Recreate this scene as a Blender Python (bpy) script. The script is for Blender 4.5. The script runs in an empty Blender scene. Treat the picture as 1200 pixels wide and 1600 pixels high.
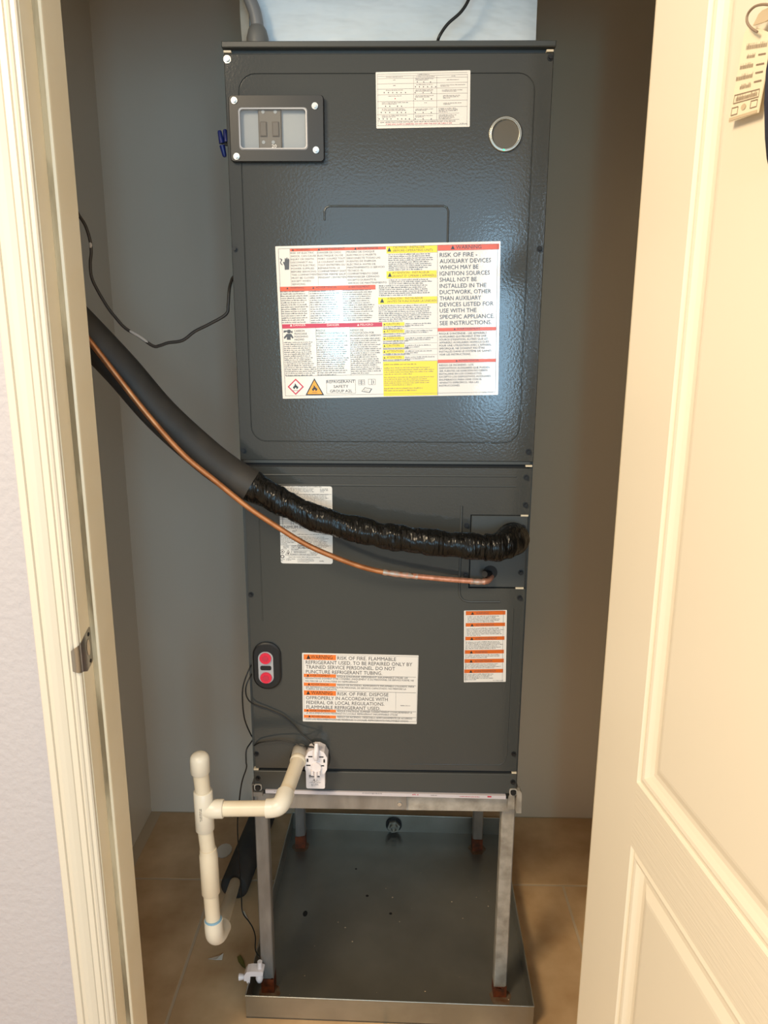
import bpy, math, random
from mathutils import Vector, Matrix, noise
from math import sin, cos, pi, radians as rad
random.seed(7)
SC = bpy.context.scene
COL = SC.collection
# ------------------------------------------------------------------ camera
cam_data = bpy.data.cameras.new('camera')
cam = bpy.data.objects.new('camera', cam_data); COL.objects.link(cam)
cam_data.sensor_fit = 'VERTICAL'; cam_data.sensor_height = 36.0
cam_data.lens = 36.0 * 1150 / 1600
cam_data.clip_start = 0.02
def cam_matrix(loc, yaw, pitch, roll):
    f = Vector((sin(yaw)*cos(pitch), cos(yaw)*cos(pitch), sin(pitch)))
    r = Vector((cos(yaw), -sin(yaw), 0)); u = r.cross(f)
    r2 = cos(roll)*r + sin(roll)*u; u2 = -sin(roll)*r + cos(roll)*u
    m = Matrix((r2, u2, -f)).transposed().to_4x4(); m.translation = loc
    return m
cam.matrix_world = cam_matrix(Vector((0.0194, -1.3191, 1.4241)), -0.0177, -0.2298, 0.0038)
SC.camera = cam
# ------------------------------------------------------------------ light and exposure
SC.view_settings.view_transform = 'Standard'; SC.view_settings.look = 'None'
SC.view_settings.exposure = 0.0; SC.view_settings.gamma = 1.0
SC.view_settings.use_curve_mapping = False
world = bpy.data.worlds.new('room_air'); SC.world = world; world.use_nodes = True
bg = world.node_tree.nodes['Background']
bg.inputs['Color'].default_value = (1.0, 0.90, 0.78, 1); bg.inputs['Strength'].default_value = 0.70
def area(name, loc, target, sx, sy, power, color, spread=180):
    l = bpy.data.lights.new(name, 'AREA'); l.shape = 'RECTANGLE'; l.size = sx; l.size_y = sy
    l.energy = power; l.color = color; l.spread = rad(spread)
    o = bpy.data.objects.new(name, l); COL.objects.link(o); o.location = loc
    d = Vector(target) - Vector(loc); o.rotation_euler = d.to_track_quat('-Z', 'Y').to_euler()
    return o
# daylight through the glazed wall across the room, behind the photographer: a broad dim pane, a bright sky patch, a side pane
area('window_daylight', (0.20, -4.25, 1.65), (0.20, 0, 1.65), 1.75, 1.9, 28, (0.40, 0.71, 1.0))
area('window_sky_patch', (-0.43, -4.20, 1.55), (-0.43, 0, 1.55), 0.13, 0.52, 7.5, (0.24, 0.84, 1.0))
area('window_side_pane', (0.83, -4.20, 1.50), (0.83, 0, 1.50), 0.36, 1.25, 20, (0.40, 0.72, 1.0))
area('closet_wall_fill', (1.45, -4.2, 1.85), (1.45, 0, 1.85), 0.6, 1.1, 15, (0.50, 0.76, 1.0))  # added bluish fill, not a known pane: brightens the upper left closet wall
# warm ceiling lamp of the hallway
area('ceiling_lamp', (-1.05, -1.60, 2.42), (0.1, -0.6, 0.9), 0.6, 0.6, 46, (1.0, 0.80, 0.54))

# measured layout, metres (paths) and millimetres on each label sheet
D = {"suction_foam":[[-0.5464,-0.12,1.5141],[-0.5124,-0.115,1.4688],[-0.4865,-0.11,1.4383],[-0.4349,-0.095,1.3743],[-0.3799,-0.08,1.2997],[-0.3139,-0.068,1.2319],[-0.2709,-0.06,1.195],[-0.2363,-0.058,1.1733]],"suction_tape":[[-0.2411,-0.056,1.1763],[-0.2025,-0.055,1.1557],[-0.1713,-0.055,1.1386],[-0.1162,-0.055,1.1147],[-0.0483,-0.055,1.0954],[-0.0028,-0.055,1.0852],[0.0428,-0.055,1.0785],[0.0952,-0.056,1.0722],[0.1475,-0.056,1.0679],[0.1818,-0.055,1.0656]],"suction_elbow":[[0.1773,-0.055,1.0655],[0.198,-0.053,1.0651],[0.2149,-0.045,1.069],[0.2273,-0.03,1.0721],[0.2324,-0.012,1.0696],[0.2338,0.004,1.0653]],"copper":[[-0.5259,-0.145,1.5],[-0.4956,-0.143,1.462],[-0.4672,-0.142,1.4243],[-0.4499,-0.14,1.3998],[-0.4296,-0.138,1.37],[-0.3828,-0.13,1.3015],[-0.3346,-0.115,1.2368],[-0.2872,-0.1,1.19],[-0.2366,-0.085,1.1415],[-0.1867,-0.072,1.1021],[-0.1499,-0.065,1.076],[-0.1167,-0.06,1.0572],[-0.0717,-0.052,1.0361],[-0.0375,-0.046,1.0225],[-0.0028,-0.04,1.0125],[0.0499,-0.032,1.003],[0.1126,-0.024,0.9948],[0.1605,-0.018,0.9896]],"copper_joint":[[-0.0051,-0.0405,1.0126],[0.0264,-0.036,1.0066],[0.0581,-0.031,1.0015]],"copper_sleeve":[[0.1558,-0.018,0.9895],[0.1689,-0.017,0.9881],[0.1833,-0.016,0.9879]],"copper_nub":[[0.1809,-0.016,0.9879],[0.1908,-0.012,0.9891],[0.1984,0.002,0.9921]],"liquid_valve":[[0.1822,-0.02,1.0041],[0.1963,0.006,0.9971]],"brown_cable":[[-0.5652,0.05,1.684],[-0.5467,0.05,1.6411],[-0.5339,0.05,1.6189],[-0.5275,0.05,1.5933],[-0.5271,0.05,1.5739],[-0.5304,0.05,1.5555],[-0.5302,0.05,1.5315],[-0.5212,0.05,1.5085],[-0.5056,0.05,1.4797],[-0.4909,0.05,1.4596],[-0.4759,0.05,1.4428],[-0.4518,0.05,1.4281],[-0.4277,0.05,1.4116],[-0.4148,0.05,1.4124],[-0.3992,0.05,1.4174],[-0.3731,0.05,1.4216],[-0.35,0.05,1.4375],[-0.3213,0.05,1.4512],[-0.2915,0.05,1.468],[-0.2867,0.05,1.4847],[-0.285,0.055,1.5094],[-0.2842,0.07,1.5248],[-0.28,0.08,1.5356]],"wire_a":[[-0.2583,0.01,0.8079],[-0.2641,-0.006,0.8018],[-0.2754,-0.012,0.7696],[-0.278,-0.012,0.7357],[-0.2765,-0.006,0.694],[-0.2696,0.012,0.6516],[-0.2664,0.02,0.6385],[-0.2702,0.012,0.6345],[-0.2763,-0.004,0.6269],[-0.2775,-0.006,0.6025],[-0.2774,-0.006,0.5883],[-0.2886,-0.002,0.5538],[-0.3008,0.02,0.4975],[-0.317,0.06,0.4076],[-0.3266,0.1,0.2801],[-0.3329,0.13,0.172],[-0.3318,0.13,0.1268],[-0.3132,0.11,0.119],[-0.3027,0.1,0.111],[-0.2932,0.08,0.1056],[-0.2877,0.05,0.0999],[-0.2766,0.035,0.0944],[-0.2732,0.03,0.0824]],"wire_b":[[-0.2585,0.008,0.7898],[-0.2649,-0.006,0.7816],[-0.2705,-0.012,0.7656],[-0.2688,-0.012,0.7453],[-0.2565,-0.008,0.7284],[-0.2283,-0.006,0.7167],[-0.201,-0.006,0.7033],[-0.1822,-0.008,0.6867],[-0.1626,-0.016,0.6707],[-0.1428,-0.026,0.6588],[-0.1348,-0.032,0.6515]],"wire_c":[[-0.261,-0.002,0.6359],[-0.2506,-0.008,0.6452],[-0.2361,-0.01,0.6494],[-0.2078,-0.012,0.6538],[-0.182,-0.016,0.6524],[-0.1586,-0.022,0.6479],[-0.1413,-0.03,0.6515],[-0.1334,-0.034,0.6499]],"plenum_cable":[[0.1401,0.015,1.9804],[0.1316,0.015,1.9625],[0.1277,0.015,1.9535],[0.1219,0.015,1.9436],[0.113,0.015,1.9336],[0.0979,0.015,1.9218],[0.0888,0.015,1.9117],[0.0818,0.015,1.9007],[0.0791,0.02,1.8932]],"conduit":[[-0.2383,0.03,2.0153],[-0.2322,0.03,1.9882],[-0.2249,0.03,1.9608],[-0.2187,0.03,1.9451],[-0.2156,0.03,1.9302],[-0.2149,0.03,1.9181],[-0.2149,0.03,1.9032]],"pvc_port":[[-0.1695,0.0,0.6261],[-0.1694,-0.02,0.6256],[-0.1687,-0.04,0.624]],"pvc_down":[[-0.1689,-0.034,0.6244],[-0.1771,-0.1,0.6146],[-0.1863,-0.15,0.6059]],"pvc_elbow":[[-0.1801,-0.128,0.6146],[-0.1821,-0.146,0.6124],[-0.1878,-0.155,0.6081],[-0.1981,-0.156,0.6041],[-0.2109,-0.156,0.6032]],"pvc_run":[[-0.2086,-0.156,0.6032],[-0.293,-0.156,0.6009]],"tee_branch":[[-0.2878,-0.156,0.601],[-0.3237,-0.156,0.6]],"tee_body":[[-0.3235,-0.156,0.637],[-0.3236,-0.156,0.5579]],"pvc_top":[[-0.3263,-0.156,0.6825],[-0.3237,-0.156,0.6338]],"cap":[[-0.3262,-0.156,0.6736],[-0.3259,-0.156,0.7002],[-0.3257,-0.156,0.709]],"pvc_mid":[[-0.3239,-0.156,0.5632],[-0.3195,-0.16,0.5156]],"coupling":[[-0.3192,-0.16,0.521],[-0.3172,-0.165,0.43]],"pvc_low":[[-0.3176,-0.165,0.4355],[-0.315,-0.168,0.3645]],"trap_in":[[-0.3148,-0.168,0.3757],[-0.3145,-0.168,0.3546],[-0.3148,-0.162,0.3377],[-0.313,-0.147,0.3238],[-0.3123,-0.118,0.3144]],"pvc_back":[[-0.3136,-0.13,0.3196],[-0.3944,0.3242,0.045]],"sleeve":[[-0.395,0.314,0.038],[-0.3758,0.5836,0.038]],"scraps":[[-0.4,0.125,0.0],[-0.466,0.499,0.0],[-0.334,0.11,0.0]],"nuts":[[-0.2869,0.05,1.7626],[-0.2841,0.05,1.7404],[-0.2789,0.05,1.7696]],"nutdir":[[-0.2887,0.05,1.7717],[-0.2852,0.05,1.7515],[-0.2829,0.05,1.7313],[-0.2864,0.05,1.7495]],"switch":[[-0.1551,-0.03,0.65],[-0.1101,-0.03,0.6506],[-0.1561,-0.03,0.5983],[-0.112,-0.03,0.599],[-0.1549,-0.03,0.5941],[-0.1189,-0.03,0.5607],[-0.129,-0.04,0.6508]],"panswitch":[[-0.3117,-0.02,0.095],[-0.2993,-0.02,0.0953],[-0.2834,-0.02,0.117],[-0.2584,-0.02,0.129],[-0.2577,-0.02,0.1094],[-0.2667,-0.02,0.0878],[-0.2902,-0.02,0.0823]],"grom":[[-0.1894,-0.003,0.6312],[-0.1096,-0.003,0.5847]],"railL":[[-0.1853,0.012,0.5153],[0.0438,0.012,0.5176],[0.0442,0.012,0.485]],"railR":[[0.044,0.018,0.5105],[0.2535,0.018,0.5081],[0.2546,0.018,0.4813]],"gus":[[0.2499,0.004,0.5454],[0.2743,0.004,0.5457],[0.2768,0.004,0.4916],[0.2546,0.004,0.525],[0.2592,0.004,0.5368],[-0.2653,0.004,0.5502],[-0.2484,0.004,0.5505],[-0.2466,0.004,0.5256],[-0.2564,0.004,0.543],[-0.2728,0.004,0.5237]],"plen":[[-0.2463,0.03,1.9238],[0.2577,0.03,1.9223],[-0.2326,0.03,1.9238],[0.2559,0.03,1.899]],"ps":{"arm":[[-0.3055,0.0623],[-0.305,0.0758],[-0.2991,0.0851],[-0.2906,0.087],[-0.2669,0.0875],[-0.2628,0.0851],[-0.2638,0.0767],[-0.2715,0.0748],[-0.2911,0.0744],[-0.2932,0.0558],[-0.2988,0.0557],[-0.3,0.0616]],"knob":[[-0.3067,0.0629],[-0.318,0.0618]],"post":[[-0.2713,0.1036],[-0.2722,0.0768]],"float":[-0.2735,0.0599]},"wtip":[[-0.3617,0.2672,0.004],[-0.3473,0.2442,0.004]],"tag":{"outline":[[0.1824,1.6173],[0.1886,1.6531],[0.1932,1.6845],[0.1978,1.6902],[0.2143,1.6823],[0.2333,1.6716],[0.2336,1.6439],[0.2281,1.6133]],"quad":[[0.1922,1.6849],[0.2331,1.6726],[0.2271,1.6136],[0.1833,1.6181]],"ring":[[0.2233,1.6759],[0.2138,1.6822],[0.2069,1.6886],[0.205,1.6937],[0.2081,1.6969],[0.2162,1.6976],[0.2275,1.6946],[0.2407,1.689]],"shade":[[0.2129,1.6845],[0.2198,1.6906],[0.225,1.6914],[0.2375,1.6894],[0.2393,1.6804],[0.2306,1.6808]],"garment":[[0.2555,1.6557,0.05,0.01],[0.2692,1.6404,0.055,0.016],[0.2799,1.6241,0.06,0.021],[0.2875,1.5995,0.06,0.023],[0.2911,1.574,0.06,0.022],[0.2864,1.5633,0.058,0.018],[0.274,1.5596,0.05,0.01]]}}
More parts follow.
